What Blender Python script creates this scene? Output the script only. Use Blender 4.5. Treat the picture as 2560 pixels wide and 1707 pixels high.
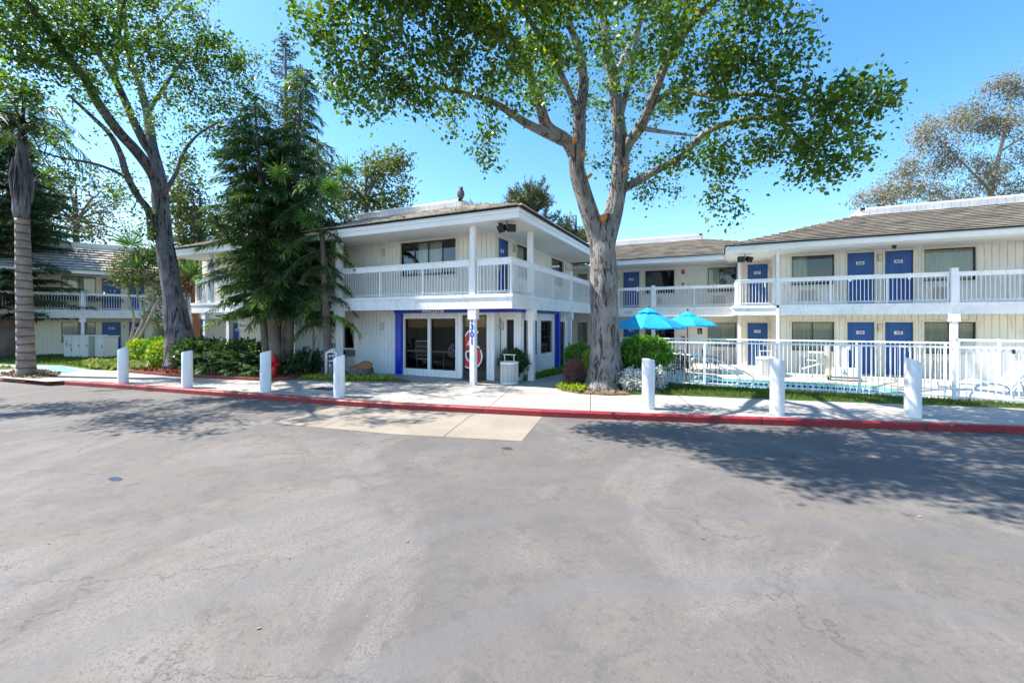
import bpy, math, random
import numpy as np
from mathutils import Vector, Matrix, geometry
R = math.radians
random.seed(7); rng = np.random.default_rng(7)
for o in list(bpy.data.objects): bpy.data.objects.remove(o)
sc = bpy.context.scene; COL = sc.collection

# ------------------------------------------------------------------ camera, sky, sun
YAW = 25.3; EYE = 2.05; FPX = 1078.0
cd = bpy.data.cameras.new('camera'); cam = bpy.data.objects.new('camera', cd); COL.objects.link(cam)
cam.location = (0, 0, EYE); cam.rotation_euler = (R(90), 0, R(YAW))
cd.sensor_width = 36; cd.lens = FPX/2560*36; cd.shift_y = -0.0193; cd.clip_end = 2000
sc.camera = cam
SUN_EL = 52.5; SX, SY = -0.955, -0.296           # horizontal direction towards the sun
sd = bpy.data.lights.new('sun', 'SUN'); sd.energy = 5.0; sd.angle = R(0.5); sd.color = (1, .94, .86)
sun = bpy.data.objects.new('sun', sd); COL.objects.link(sun)
sv = Vector((SX*math.cos(R(SUN_EL)), SY*math.cos(R(SUN_EL)), math.sin(R(SUN_EL))))
sun.rotation_euler = sv.to_track_quat('Z', 'Y').to_euler(); sun.location = (0, 0, 30)
w = bpy.data.worlds.new('World'); sc.world = w; w.use_nodes = True
nt = w.node_tree; bg = nt.nodes['Background']
sky = nt.nodes.new('ShaderNodeTexSky'); sky.sky_type = 'NISHITA'; sky.sun_disc = False
sky.sun_elevation = R(SUN_EL); sky.sun_rotation = math.atan2(SX, SY)
sky.air_density = 1.0; sky.dust_density = 0.5; sky.ozone_density = 1.0
hs = nt.nodes.new('ShaderNodeHueSaturation'); hs.inputs['Saturation'].default_value = 1.32; hs.inputs['Hue'].default_value = .496
nt.links.new(sky.outputs[0], hs.inputs['Color']); nt.links.new(hs.outputs[0], bg.inputs[0]); bg.inputs[1].default_value = 0.14
sc.view_settings.view_transform = 'Standard'; sc.view_settings.look = 'None'
sc.view_settings.exposure = 1.25; sc.view_settings.gamma = 1
sc.cycles.max_bounces = 8; sc.cycles.transparent_max_bounces = 16

# ------------------------------------------------------------------ helpers
SN, CS = math.sin(R(YAW)), math.cos(R(YAW))
def W(px, py, t):
    """survey point: bearing px, height py sighted at distance t metres -> world point"""
    s = (px-1280)/FPX
    return Vector(((-SN+CS*s)*t, (CS+SN*s)*t, EYE-(py-804)*t/FPX))

def link(o, parent=None):
    COL.objects.link(o)
    if parent is not None: o.parent = parent
    return o
def tag(o, label=None, cat=None, group=None, kind=None):
    if label: o['label'] = label
    if cat: o['category'] = cat
    if group: o['group'] = group
    if kind: o['kind'] = kind
    return o
def empty(name, loc=(0, 0, 0), rz=0, parent=None, **k):
    o = bpy.data.objects.new(name, None); o.empty_display_size = .2
    o.location = loc; o.rotation_euler = (0, 0, rz); link(o, parent); tag(o, **k); return o

class MB:
    def __init__(s): s.v = []; s.f = []; s.m = []; s.xf = None
    def vert(s, p):
        if s.xf is not None: p = s.xf @ Vector(p)
        s.v.append((p[0], p[1], p[2])); return len(s.v)-1
    def face(s, pts, m=0):
        s.f.append([s.vert(p) for p in pts]); s.m.append(m)
    def box(s, x0, x1, y0, y1, z0, z1, m=0, skip=''):
        a = [s.vert((x, y, z)) for z in (z0, z1) for x, y in ((x0, y0), (x1, y0), (x1, y1), (x0, y1))]
        for n, q in (('b', (3, 2, 1, 0)), ('t', (4, 5, 6, 7)), ('f', (0, 1, 5, 4)), ('r', (1, 2, 6, 5)), ('k', (2, 3, 7, 6)), ('l', (3, 0, 4, 7))):
            if n in skip: continue
            s.f.append([a[i] for i in q]); s.m.append(m)
        return s
    def tube(s, pts, rad, n=8, m=0, cap=True, wob=0, seed=0):
        pts = [Vector(p) for p in pts]
        if not hasattr(rad, '__len__'): rad = [rad]*len(pts)
        up = None; rings = []
        for i, p in enumerate(pts):
            d = (pts[min(i+1, len(pts)-1)]-pts[max(i-1, 0)])
            d = d.normalized() if d.length > 1e-6 else Vector((0, 0, 1))
            if up is None:
                up = Vector((1, 0, 0)) if abs(d.x) < .9 else Vector((0, 1, 0))
            a = (up-d*up.dot(d)).normalized(); b = d.cross(a); up = a
            r = []
            for k in range(n):
                th = 2*math.pi*k/n; q = rad[i]
                if wob: q *= 1+wob*(math.sin(3*th+seed+p.z*.7)+.6*math.sin(5*th+2*seed-p.z*1.1)+.5*math.sin(9*th+p.z*2.3))
                r.append(s.vert(p+a*math.cos(th)*q+b*math.sin(th)*q))
            rings.append(r)
        for i in range(len(rings)-1):
            for k in range(n):
                s.f.append([rings[i][k], rings[i][(k+1) % n], rings[i+1][(k+1) % n], rings[i+1][k]]); s.m.append(m)
        if cap:
            s.f.append(rings[0][::-1]); s.m.append(m); s.f.append(rings[-1][:]); s.m.append(m)
        return s
    def cyl(s, x, y, z0, z1, r0, r1=None, n=20, m=0, cap=True):
        return s.tube([(x, y, z0), (x, y, z1)], [r0, r1 if r1 is not None else r0], n, m, cap)
    def lathe(s, prof, n=20, m=0, x=0, y=0):
        rings = [[s.vert((x+r*math.cos(2*math.pi*k/n), y+r*math.sin(2*math.pi*k/n), z)) for k in range(n)] for r, z in prof]
        for i in range(len(rings)-1):
            for k in range(n):
                s.f.append([rings[i][k], rings[i][(k+1) % n], rings[i+1][(k+1) % n], rings[i+1][k]]); s.m.append(m)
        s.f.append(rings[0][::-1]); s.m.append(m); s.f.append(rings[-1][:]); s.m.append(m)
        return s
    def poly(s, pts, z, m=0):
        tri = geometry.tessellate_polygon([[Vector((p[0], p[1], 0)) for p in pts]])
        for t in tri:
            q = [pts[i] for i in t]
            ar = (q[1][0]-q[0][0])*(q[2][1]-q[0][1])-(q[2][0]-q[0][0])*(q[1][1]-q[0][1])
            if ar < 0: q = q[::-1]
            s.face([(p[0], p[1], z) for p in q], m)
    def text(s, body, size, x, y, z, m=0, align='CENTER', bold=0):
        """lettering standing in the local xz plane, facing -y"""
        for (vs, fs) in [text_geo(body, size, align, bold)]:
            b = [s.vert((x+p[0], y, z+p[1])) for p in vs]
            for f in fs: s.f.append([b[i] for i in f]); s.m.append(m)
    def build(s, name, mats, parent=None, loc=None, rz=0, smooth=False, bevel=0, **k):
        me = bpy.data.meshes.new(name); me.from_pydata(s.v, [], s.f)
        if not isinstance(mats, (list, tuple)): mats = [mats]
        for m in mats: me.materials.append(m)
        if len(mats) > 1: me.polygons.foreach_set('material_index', s.m)
        if smooth: me.polygons.foreach_set('use_smooth', [True]*len(me.polygons))
        me.update()
        o = bpy.data.objects.new(name, me)
        if loc is not None: o.location = loc
        o.rotation_euler = (0, 0, rz)
        link(o, parent)
        if bevel:
            b = o.modifiers.new('bevel', 'BEVEL'); b.width = bevel; b.segments = 2; b.limit_method = 'ANGLE'
        tag(o, **k); return o
_tg = {}
def text_geo(body, size, align, bold):
    key = (body, size, align, bold)
    if key not in _tg:
        cu = bpy.data.curves.new('t', 'FONT'); cu.body = body; cu.size = size; cu.align_x = align; cu.offset = bold
        cu.resolution_u = 4
        o = bpy.data.objects.new('t', cu); COL.objects.link(o)
        dg = bpy.context.evaluated_depsgraph_get(); me = o.evaluated_get(dg).to_mesh()
        vs = [(v.co.x, v.co.y) for v in me.vertices]; fs = [list(p.vertices) for p in me.polygons]
        o.evaluated_get(dg).to_mesh_clear(); bpy.data.objects.remove(o); bpy.data.curves.remove(cu)
        _tg[key] = (vs, fs)
    return _tg[key]

# ------------------------------------------------------------------ materials
def N(t, typ, **k):
    n = t.nodes.new(typ)
    for a, b in k.items(): setattr(n, a, b)
    return n
def ramp(t, fac, stops):
    r = N(t, 'ShaderNodeValToRGB'); e = r.color_ramp.elements
    while len(e) < len(stops): e.new(.5)
    for i, (p, c) in enumerate(stops):
        e[i].position = p; e[i].color = (c, c, c, 1) if not hasattr(c, '__len__') else (*c, 1)
    t.links.new(fac, r.inputs[0]); return r.outputs[0]
def mix(t, fac, a, b, typ='MIX'):
    m = N(t, 'ShaderNodeMix', data_type='RGBA', blend_type=typ)
    for i, v in ((0, fac), (6, a), (7, b)):
        if isinstance(v, bpy.types.NodeSocket): t.links.new(v, m.inputs[i])
        elif i == 0: m.inputs[0].default_value = v
        else: m.inputs[i].default_value = (*v, 1)
    return m.outputs[2]
def coords(t, scale=(1, 1, 1), rot=(0, 0, 0), kind='Object', world=False):
    if world:
        src = N(t, 'ShaderNodeNewGeometry').outputs['Position']
    else: src = N(t, 'ShaderNodeTexCoord').outputs[kind]
    mp = N(t, 'ShaderNodeMapping'); mp.inputs['Scale'].default_value = scale; mp.inputs['Rotation'].default_value = rot
    t.links.new(src, mp.inputs[0]); return mp.outputs[0]
def noise(t, vec, scale, detail=4, rough=.55, dist=0):
    n = N(t, 'ShaderNodeTexNoise'); n.inputs['Scale'].default_value = scale; n.inputs['Detail'].default_value = detail
    n.inputs['Roughness'].default_value = rough; n.inputs['Distortion'].default_value = dist
    t.links.new(vec, n.inputs['Vector']); return n.outputs['Fac']
def newmat(name):
    m = bpy.data.materials.new(name); m.use_nodes = True
    return m, m.node_tree, m.node_tree.nodes['Principled BSDF']
def bump(t, b, h, strength=.3, dist=.02):
    n = N(t, 'ShaderNodeBump'); n.inputs['Strength'].default_value = strength; n.inputs['Distance'].default_value = dist
    t.links.new(h, n.inputs['Height']); t.links.new(n.outputs[0], b.inputs['Normal'])
def paint(name, c, rough=.5, var=.12, vscale=2.5, dirt=.0, bmp=.08, metal=0, fine=60, world=True):
    m, t, b = newmat(name); v = coords(t, world=world)
    n1 = noise(t, v, vscale, 5); lo = tuple(x*(1-var) for x in c); hi = tuple(min(1, x*(1+var*.6)) for x in c)
    col = ramp(t, n1, [(.3, lo), (.7, hi)])
    if dirt:
        n2 = noise(t, v, vscale*3.1, 6, .7)
        col = mix(t, ramp(t, n2, [(.55, 0), (.75, dirt)]), col, tuple(x*.45 for x in c))
    t.links.new(col, b.inputs['Base Color']); b.inputs['Roughness'].default_value = rough; b.inputs['Metallic'].default_value = metal
    if bmp: bump(t, b, noise(t, v, fine, 3), bmp, .01)
    return m
M = {}
M['white'] = paint('white_paint', (.85, .855, .86), .45, .06, 1.7, .25)
M['fascia'] = paint('fascia_paint', (.84, .86, .87), .42, .05, 1.2, .12)
M['wall'] = paint('siding_paint', (.80, .765, .69), .6, .05, .8, .10)
M['wallw'] = paint('siding_white_paint', (.84, .84, .83), .6, .05, .8, .10)
M['wallt'] = paint('siding_tan_paint', (.80, .75, .62), .6, .05, .8, .1)
M['soffit'] = paint('soffit_paint', (.82, .80, .74), .7, .05, .6)
M['trim'] = paint('trim_paint', (.72, .66, .55), .55, .05, 2)
M['blue'] = paint('door_blue', (.003, .078, .32), .35, .1, 3)
M['band'] = paint('band_blue', (.002, .033, .46), .3, .06, 2)
M['dark'] = paint('dark_metal', (.02, .019, .02), .35, .2, 8)
M['black'] = paint('black_iron', (.012, .012, .013), .4, .2, 8)
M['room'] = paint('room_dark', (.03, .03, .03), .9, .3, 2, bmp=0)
M['ink'] = paint('ink', (.01, .01, .012), .5, .1)
M['chrome'] = paint('steel_tube', (.75, .76, .78), .12, .05, 3, metal=1, bmp=0)
def streaky(m):
    t = m.node_tree; b = t.nodes['Principled BSDF']; src = b.inputs['Base Color'].links[0].from_socket
    n = noise(t, coords(t, (7, 7, .9), world=True), 1.6, 6, .7)
    c = mix(t, ramp(t, n, [(.54, 0), (.70, .38)]), src, (.36, .34, .31)); t.links.new(c, b.inputs['Base Color']); return m
M['wallw'] = streaky(M['wallw']); M['wall'] = streaky(M['wall']); M['white'] = streaky(M['white'])
M['beam'] = paint('weathered_white', (.80, .80, .80), .6, .10, 2.2, .35, .35, fine=25)
M['beam'] = streaky(M['beam'])
M['lampbody'] = paint('lamp_tan', (.55, .50, .38), .5, .1)
M['lampglass'] = paint('lamp_glass', (.62, .58, .42), .25, .1, bmp=0)
M['acgrey'] = paint('grille_tan', (.42, .40, .37), .5, .1)
M['red'] = paint('hydrant_red', (.52, .008, .015), .35, .1, 6)
M['decal'] = paint('decal_red', (.60, .015, .02), .4, .05, bmp=0)
M['numeral'] = paint('numeral_blue', (.01, .04, .40), .4, .1)
M['logo'] = paint('logo_purple', (.06, .05, .22), .4, .1)
M['cabinet'] = paint('cabinet_paint', (.66, .64, .58), .5, .08, 1.4, .2)
M['bin'] = paint('bin_grey', (.11, .125, .14), .5, .1)
M['brown'] = paint('brown_blind', (.42, .22, .09), .7, .1, 3)
M['plastic'] = paint('lounger_plastic', (.46, .55, .64), .4, .04, 3)
M['cream'] = paint('lift_cream', (.66, .58, .42), .5, .1, 3)
M['liftwhite'] = paint('lift_white', (.8, .8, .8), .4, .1, 3)
M['cut'] = paint('cut_wood', (.62, .22, .05), .7, .2, 14)
M['pipe'] = paint('pipe_white', (.7, .71, .72), .5, .1, 6, .2)
M['edge'] = paint('brick_red_edging', (.20, .045, .035), .8, .25, 4, .2)
M['stain'] = paint('oil_stain', (.045, .04, .035), .8, .3, 9)
M['lid'] = paint('lid_blue', (.035, .045, .085), .4, .3, 9)
M['owl'] = paint('owl_grey', (.10, .09, .10), .8, .4, 12)

def m_curtain():
    m, t, b = newmat('curtain_cloth'); v = coords(t, (9, 9, .5), world=True)
    t.links.new(ramp(t, noise(t, v, 1.2, 3), [(.3, (.50, .56, .44)), (.7, (.76, .80, .68))]), b.inputs['Base Color'])
    b.inputs['Roughness'].default_value = .9; return m
M['curtain'] = m_curtain()
def m_glass(name, tint, refl=1.5):
    m = bpy.data.materials.new(name); m.use_nodes = True; t = m.node_tree; t.nodes.clear()
    out = N(t, 'ShaderNodeOutputMaterial'); tr = N(t, 'ShaderNodeBsdfTransparent'); tr.inputs[0].default_value = (*tint, 1)
    gl = N(t, 'ShaderNodeBsdfGlossy'); gl.inputs['Roughness'].default_value = .015
    v = coords(t, world=True); bn = N(t, 'ShaderNodeBump'); bn.inputs['Strength'].default_value = .05; bn.inputs['Distance'].default_value = .05
    t.links.new(noise(t, v, .9, 1), bn.inputs['Height']); t.links.new(bn.outputs[0], gl.inputs['Normal'])
    fr = N(t, 'ShaderNodeFresnel'); fr.inputs[0].default_value = refl
    mx = N(t, 'ShaderNodeMixShader'); t.links.new(fr.outputs[0], mx.inputs[0]); t.links.new(tr.outputs[0], mx.inputs[1]); t.links.new(gl.outputs[0], mx.inputs[2])
    t.links.new(mx.outputs[0], out.inputs[0]); return m
M['glass'] = m_glass('window_glass', (.82, .86, .84), 1.9)
M['glasslobby'] = m_glass('lobby_glass', (.55, .56, .56), 1.32)
M['glassdark'] = m_glass('tinted_glass', (.18, .18, .2), 1.7)

def m_attr(name, lo, hi, rough=.5, trans=.35, extra=None):
    """leaf-like material: each face has its own tint between lo and hi"""
    m = bpy.data.materials.new(name); m.use_nodes = True; t = m.node_tree; t.nodes.clear()
    out = N(t, 'ShaderNodeOutputMaterial'); at = N(t, 'ShaderNodeAttribute', attribute_name='tint')
    col = ramp(t, at.outputs['Fac'], [(0, lo), (.85, hi), (1, extra or hi)])
    pb = N(t, 'ShaderNodeBsdfPrincipled'); pb.inputs['Roughness'].default_value = rough; pb.inputs['Specular IOR Level'].default_value = .35
    t.links.new(col, pb.inputs['Base Color'])
    if trans:
        tl = N(t, 'ShaderNodeBsdfTranslucent'); c2 = mix(t, 1, col, (1.5, 1.5, .45), 'MULTIPLY'); t.links.new(c2, tl.inputs[0])
        mx = N(t, 'ShaderNodeMixShader'); mx.inputs[0].default_value = trans
        t.links.new(pb.outputs[0], mx.inputs[1]); t.links.new(tl.outputs[0], mx.inputs[2]); t.links.new(mx.outputs[0], out.inputs[0])
    else: t.links.new(pb.outputs[0], out.inputs[0])
    return m
M['leaf'] = m_attr('broad_leaf', (.026, .072, .014), (.145, .25, .04), .42, .42, (.33, .42, .05))
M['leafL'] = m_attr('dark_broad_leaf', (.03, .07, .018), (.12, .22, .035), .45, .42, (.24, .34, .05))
M['leafbg'] = m_attr('far_leaf', (.06, .085, .025), (.17, .20, .06), .6, .3)
M['leafeuc'] = m_attr('eucalyptus_leaf', (.13, .125, .10), (.32, .295, .23), .6, .25)
M['leafbrown'] = m_attr('thin_leaf', (.07, .075, .04), (.19, .17, .07), .6, .3)
M['needle'] = m_attr('conifer_needle', (.018, .048, .013), (.075, .150, .032), .5, .3, (.25, .38, .07))
M['needleN'] = m_attr('norfolk_needle', (.04, .065, .045), (.09, .14, .085), .5, .2)
M['needlebg'] = m_attr('far_needle', (.05, .075, .03), (.16, .18, .07), .6, .2)
M['needledark'] = m_attr('dark_needle', (.02, .048, .02), (.065, .12, .045), .6, .15)
M['hedge'] = m_attr('hedge_leaf', (.09, .19, .03), (.38, .50, .05), .45, .35, (.58, .64, .10))
M['pitto'] = m_attr('round_bush_leaf', (.05, .15, .02), (.19, .40, .045), .4, .3, (.42, .54, .07))
M['dkshrub'] = m_attr('dark_shrub_leaf', (.02, .05, .02), (.085, .15, .055), .4, .25, (.16, .24, .08))
M['yellow'] = m_attr('yellow_green_leaf', (.16, .26, .02), (.42, .5, .04), .5, .3)
M['burg'] = m_attr('burgundy_leaf', (.10, .03, .04), (.36, .15, .16), .5, .25, (.45, .30, .28))
M['silver'] = m_attr('silver_leaf', (.30, .33, .34), (.66, .70, .72), .7, .1)
M['tuft'] = m_attr('fresh_needle', (.05, .15, .03), (.24, .42, .08), .5, .3)
M['phil'] = m_attr('frond_leaf', (.03, .08, .03), (.12, .24, .07), .35, .25)
M['grassb'] = m_attr('grass_blade', (.035, .075, .015), (.15, .20, .04), .6, .3, (.38, .31, .15))
M['cover'] = m_attr('ground_cover_leaf', (.12, .18, .05), (.42, .46, .20), .6, .2)
M['mulchchip'] = m_attr('mulch_chip', (.12, .028, .015), (.36, .10, .045), .85, 0)
M['litter'] = m_attr('leaf_litter', (.10, .06, .03), (.36, .25, .13), .85, 0)
M['palmleaf'] = m_attr('palm_leaflet', (.025, .06, .02), (.09, .15, .04), .45, .25)
M['shake'] = m_attr('roof_shake', (.13, .118, .102), (.61, .555, .485), .85, 0, (.66, .61, .54))
M['mess'] = m_attr('dry_needles', (.10, .06, .035), (.30, .20, .12), .9, 0)

def m_bark(name, base, dark, hi, scale=1, zs=.22, crack=.5, bs=.6):
    m, t, b = newmat(name); v = coords(t, (scale, scale, scale*zs), world=True); v2 = coords(t, world=True)
    n1 = noise(t, v, 7, 6, .65, 1.0); n2 = noise(t, v2, 2.2, 4)
    col = ramp(t, n2, [(.3, base), (.7, hi)])
    col = mix(t, ramp(t, n1, [(crack-.1, 1), (crack-.02, 0)]), col, dark)
    sp = N(t, 'ShaderNodeSeparateXYZ'); t.links.new(v2, sp.inputs[0])       # rougher, plated bark towards the foot
    mm_ = N(t, 'ShaderNodeMath', operation='MULTIPLY'); t.links.new(ramp(t, noise(t, coords(t, (1.3*scale, 1.3*scale, .55*scale), world=True), 9, 7, .7, 1.2), [(.44, 1), (.50, 0)]), mm_.inputs[0])
    t.links.new(ramp(t, sp.outputs[2], [(.0, 1), (.9, 0)]), mm_.inputs[1]);
    col = mix(t, mm_.outputs[0], col, dark)
    fine = noise(t, coords(t, (3, 3, 9), world=True), 6, 4)
    col = mix(t, ramp(t, fine, [(.35, .35), (.6, 0)]), col, tuple(x*.6 for x in base))
    t.links.new(col, b.inputs['Base Color']); b.inputs['Roughness'].default_value = .8
    bump(t, b, n1, bs, .06); return m
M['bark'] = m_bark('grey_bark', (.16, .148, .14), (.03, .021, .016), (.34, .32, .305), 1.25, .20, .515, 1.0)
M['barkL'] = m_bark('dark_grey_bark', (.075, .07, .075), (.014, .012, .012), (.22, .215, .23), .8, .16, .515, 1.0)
M['barkcon'] = m_bark('conifer_bark', (.12, .09, .07), (.03, .022, .018), (.24, .19, .16), 2, 1.5, .42)
M['barkpale'] = m_bark('pale_stem_bark', (.30, .24, .18), (.10, .07, .05), (.45, .38, .30), 2, .4, .38)
M['barkorange'] = m_bark('orange_bark', (.30, .13, .07), (.10, .04, .03), (.45, .20, .10), 2, .6, .4)
def m_palm():
    m, t, b = newmat('palm_bark'); v = coords(t, world=True)
    wv = N(t, 'ShaderNodeTexWave', wave_type='BANDS', bands_direction='Z'); wv.inputs['Scale'].default_value = 1.05
    wv.inputs['Distortion'].default_value = 1.6; wv.inputs['Detail'].default_value = 3; wv.inputs['Detail Scale'].default_value = 1.4
    t.links.new(v, wv.inputs['Vector'])
    col = ramp(t, noise(t, v, 3, 5), [(.3, (.19, .145, .12)), (.7, (.36, .285, .245))])
    col = mix(t, ramp(t, wv.outputs['Fac'], [(.02, .9), (.14, 0)]), col, (.06, .045, .035))
    t.links.new(col, b.inputs['Base Color']); b.inputs['Roughness'].default_value = .8
    bump(t, b, wv.outputs['Fac'], .8, .05); return m
M['palm'] = m_palm()

def m_asphalt():
    m, t, b = newmat('asphalt'); v = coords(t, world=True)
    big = noise(t, v, .22, 5, .6, .6); mid = noise(t, v, .9, 8, .72, .5)
    fine = noise(t, v, 26, 6, .82); spk = noise(t, v, 55, 2, .6)
    col = ramp(t, big, [(.3, (.112, .104, .100)), (.5, (.138, .126, .114)), (.7, (.158, .142, .124))])
    col = mix(t, ramp(t, mid, [(.40, .5), (.54, 0)]), col, (.102, .094, .094))
    col = mix(t, ramp(t, noise(t, v, 4.5, 6, .75, .5), [(.38, .7), (.47, 0)]), col, (.10, .094, .092))
    worn = noise(t, coords(t, (1, .7, 1), world=True), .45, 7, .72, .8)                      # worn, coarser areas
    gr = N(t, 'ShaderNodeTexVoronoi'); gr.inputs['Scale'].default_value = 52; t.links.new(v, gr.inputs['Vector'])
    chip = mix(t, ramp(t, gr.outputs['Distance'], [(.12, 0), (.42, 1)]), (.05, .048, .05), (.20, .185, .17))
    col = mix(t, ramp(t, worn, [(.50, .0), (.60, .62)]), col, chip)
    col = mix(t, ramp(t, fine, [(.34, .62), (.47, 0)]), col, (.075, .068, .064))
    col = mix(t, ramp(t, spk, [(.70, 0), (.74, .45)]), col, (.42, .39, .36))
    # meandering cracks, only in patches
    wv = N(t, 'ShaderNodeVectorMath', operation='ADD')
    nz = N(t, 'ShaderNodeTexNoise'); nz.inputs['Scale'].default_value = 1.9; nz.inputs['Detail'].default_value = 12; nz.inputs['Roughness'].default_value = .68; t.links.new(v, nz.inputs['Vector'])
    sc_ = N(t, 'ShaderNodeVectorMath', operation='SCALE'); sc_.inputs['Scale'].default_value = .9; t.links.new(nz.outputs['Color'], sc_.inputs[0])
    t.links.new(v, wv.inputs[0]); t.links.new(sc_.outputs[0], wv.inputs[1])
    vo = N(t, 'ShaderNodeTexVoronoi', feature='DISTANCE_TO_EDGE'); vo.inputs['Scale'].default_value = .75; t.links.new(wv.outputs[0], vo.inputs['Vector'])
    patch = noise(t, v, .35, 3, .5)
    cr = N(t, 'ShaderNodeMath', operation='MULTIPLY'); t.links.new(ramp(t, vo.outputs['Distance'], [(.003, 1), (.010, 0)]), cr.inputs[0])
    t.links.new(ramp(t, patch, [(.50, 0), (.57, .55)]), cr.inputs[1])
    col = mix(t, cr.outputs[0], col, (.045, .04, .04))
    # dark drips
    dv = N(t, 'ShaderNodeTexVoronoi'); dv.inputs['Scale'].default_value = 1.1; t.links.new(wv.outputs[0], dv.inputs['Vector'])
    col = mix(t, ramp(t, dv.outputs['Distance'], [(.035, .75), (.06, 0)]), col, (.09, .085, .08))
    # tyre scuffs: wide faint arcs
    ar = N(t, 'ShaderNodeTexWave', wave_type='RINGS', rings_direction='Z'); ar.inputs['Scale'].default_value = .22; ar.inputs['Distortion'].default_value = 3.5; ar.inputs['Detail'].default_value = 5; ar.inputs['Detail Scale'].default_value = 1.4
    mp = N(t, 'ShaderNodeMapping'); mp.inputs['Location'].default_value = (-2.2, .6, 0); t.links.new(v, mp.inputs[0]); t.links.new(mp.outputs[0], ar.inputs['Vector'])
    col = mix(t, ramp(t, ar.outputs['Fac'], [(.84, 0), (.97, .42)]), col, (.13, .125, .13))
    t.links.new(col, b.inputs['Base Color']); b.inputs['Roughness'].default_value = .85; b.inputs['Specular IOR Level'].default_value = .3
    hs = N(t, 'ShaderNodeMath', operation='ADD'); t.links.new(fine, hs.inputs[0]); t.links.new(gr.outputs['Distance'], hs.inputs[1])
    bump(t, b, hs.outputs[0], .14, .010); return m
M['asphalt'] = m_asphalt()
def m_conc(name, c, c2, rot=0, bx=1.6, by=1.6, joint=True, sc_=1):
    m, t, b = newmat(name); v = coords(t, world=True)
    col = ramp(t, noise(t, v, .8, 6, .65, .3), [(.3, c), (.7, c2)])
    col = mix(t, ramp(t, noise(t, v, 9, 5, .7), [(.55, 0), (.75, .35)]), col, tuple(x*.6 for x in c))
    col = mix(t, ramp(t, noise(t, v, 90, 2), [(.3, .3), (.5, 0)]), col, tuple(x*.7 for x in c))
    if joint:
        br = N(t, 'ShaderNodeTexBrick'); br.offset = 0; br.inputs['Scale'].default_value = 1
        br.inputs['Mortar Size'].default_value = .012; br.inputs['Mortar Smooth'].default_value = .2
        br.inputs['Brick Width'].default_value = bx; br.inputs['Row Height'].default_value = by
        t.links.new(coords(t, (1, 1, 1), (0, 0, -rot), world=True), br.inputs['Vector'])
        col = mix(t, br.outputs['Fac'], col, (.05, .045, .04))
        bump(t, b, br.outputs['Fac'], -.5, .01)
    t.links.new(col, b.inputs['Base Color']); b.inputs['Roughness'].default_value = .85; return m
M['walk'] = m_conc('sidewalk_concrete', (.31, .29, .26), (.43, .405, .365), R(15), 2.4, 1.55)
M['apron'] = m_conc('apron_concrete', (.225, .195, .155), (.305, .27, .215), R(15), 2.75, 7.3)
M['deck'] = m_conc('deck_concrete', (.56, .52, .43), (.68, .63, .53), 0, 3.2, 3.2)
def jointed(m):
    t = m.node_tree; b = t.nodes['Principled BSDF']; src = b.inputs['Base Color'].links[0].from_socket; br = N(t, 'ShaderNodeTexBrick'); br.offset = 0
    br.inputs['Scale'].default_value = 1; br.inputs['Mortar Size'].default_value = .018; br.inputs['Brick Width'].default_value = 3.05; br.inputs['Row Height'].default_value = 80
    t.links.new(coords(t, (1, 1, 1), (0, 0, -R(12)), world=True), br.inputs['Vector'])
    c = mix(t, br.outputs['Fac'], src, (.05, .02, .02)); sc2 = noise(t, coords(t, (1, 1, 5), world=True), 7, 6, .75)
    c = mix(t, ramp(t, sc2, [(.60, 0), (.66, .55)]), c, (.30, .26, .24)); t.links.new(c, b.inputs['Base Color']); return m
M['kerb'] = paint('kerb_red', (.27, .016, .022), .5, .25, 1.6, .5, .3, fine=40)
M['kerb'] = jointed(M['kerb'])
M['bluepad'] = paint('blue_pad_paint', (.12, .30, .62), .7, .15, 2, .2)
M['cop'] = paint('pool_coping', (.20, .42, .33), .5, .15, 5)
M['basin'] = paint('pool_plaster', (.45, .72, .74), .5, .05, 1)
def m_tile():
    m, t, b = newmat('pool_tile'); br = N(t, 'ShaderNodeTexBrick'); br.offset = 0
    br.inputs['Color1'].default_value = (.01, .025, .10, 1); br.inputs['Color2'].default_value = (.02, .05, .16, 1)
    br.inputs['Mortar'].default_value = (.65, .7, .7, 1); br.inputs['Scale'].default_value = 1
    br.inputs['Brick Width'].default_value = .16; br.inputs['Row Height'].default_value = .16; br.inputs['Mortar Size'].default_value = .014
    uv = N(t, 'ShaderNodeUVMap', uv_map='run'); t.links.new(uv.outputs[0], br.inputs['Vector'])
    t.links.new(br.outputs['Color'], b.inputs['Base Color']); b.inputs['Roughness'].default_value = .15; return m
M['tile'] = m_tile()
def m_water():
    m, t, b = newmat('pool_water'); v = coords(t, world=True)
    t.links.new(ramp(t, noise(t, v, 2.5, 3, .5, 1.5), [(.3, (.22, .62, .66)), (.7, (.42, .80, .82))]), b.inputs['Base Color'])
    b.inputs['Roughness'].default_value = .06; bump(t, b, noise(t, v, 6, 3, .5, .8), .12, .05); return m
M['water'] = m_water()
def m_ground(name, a, c, s=8):
    m, t, b = newmat(name); v = coords(t, world=True)
    col = ramp(t, noise(t, v, s, 6, .7), [(.35, a), (.65, c)])
    t.links.new(col, b.inputs['Base Color']); b.inputs['Roughness'].default_value = .95
    bump(t, b, noise(t, v, 40, 4, .8), .6, .03); return m
M['lawn'] = m_ground('lawn_soil', (.035, .09, .012), (.10, .22, .025), 2.2)
M['soil'] = m_ground('bed_soil', (.09, .06, .035), (.22, .16, .09), 9)
M['mulch'] = m_ground('mulch_bed', (.09, .022, .013), (.24, .07, .035), 22)
M['umb'] = None
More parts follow.
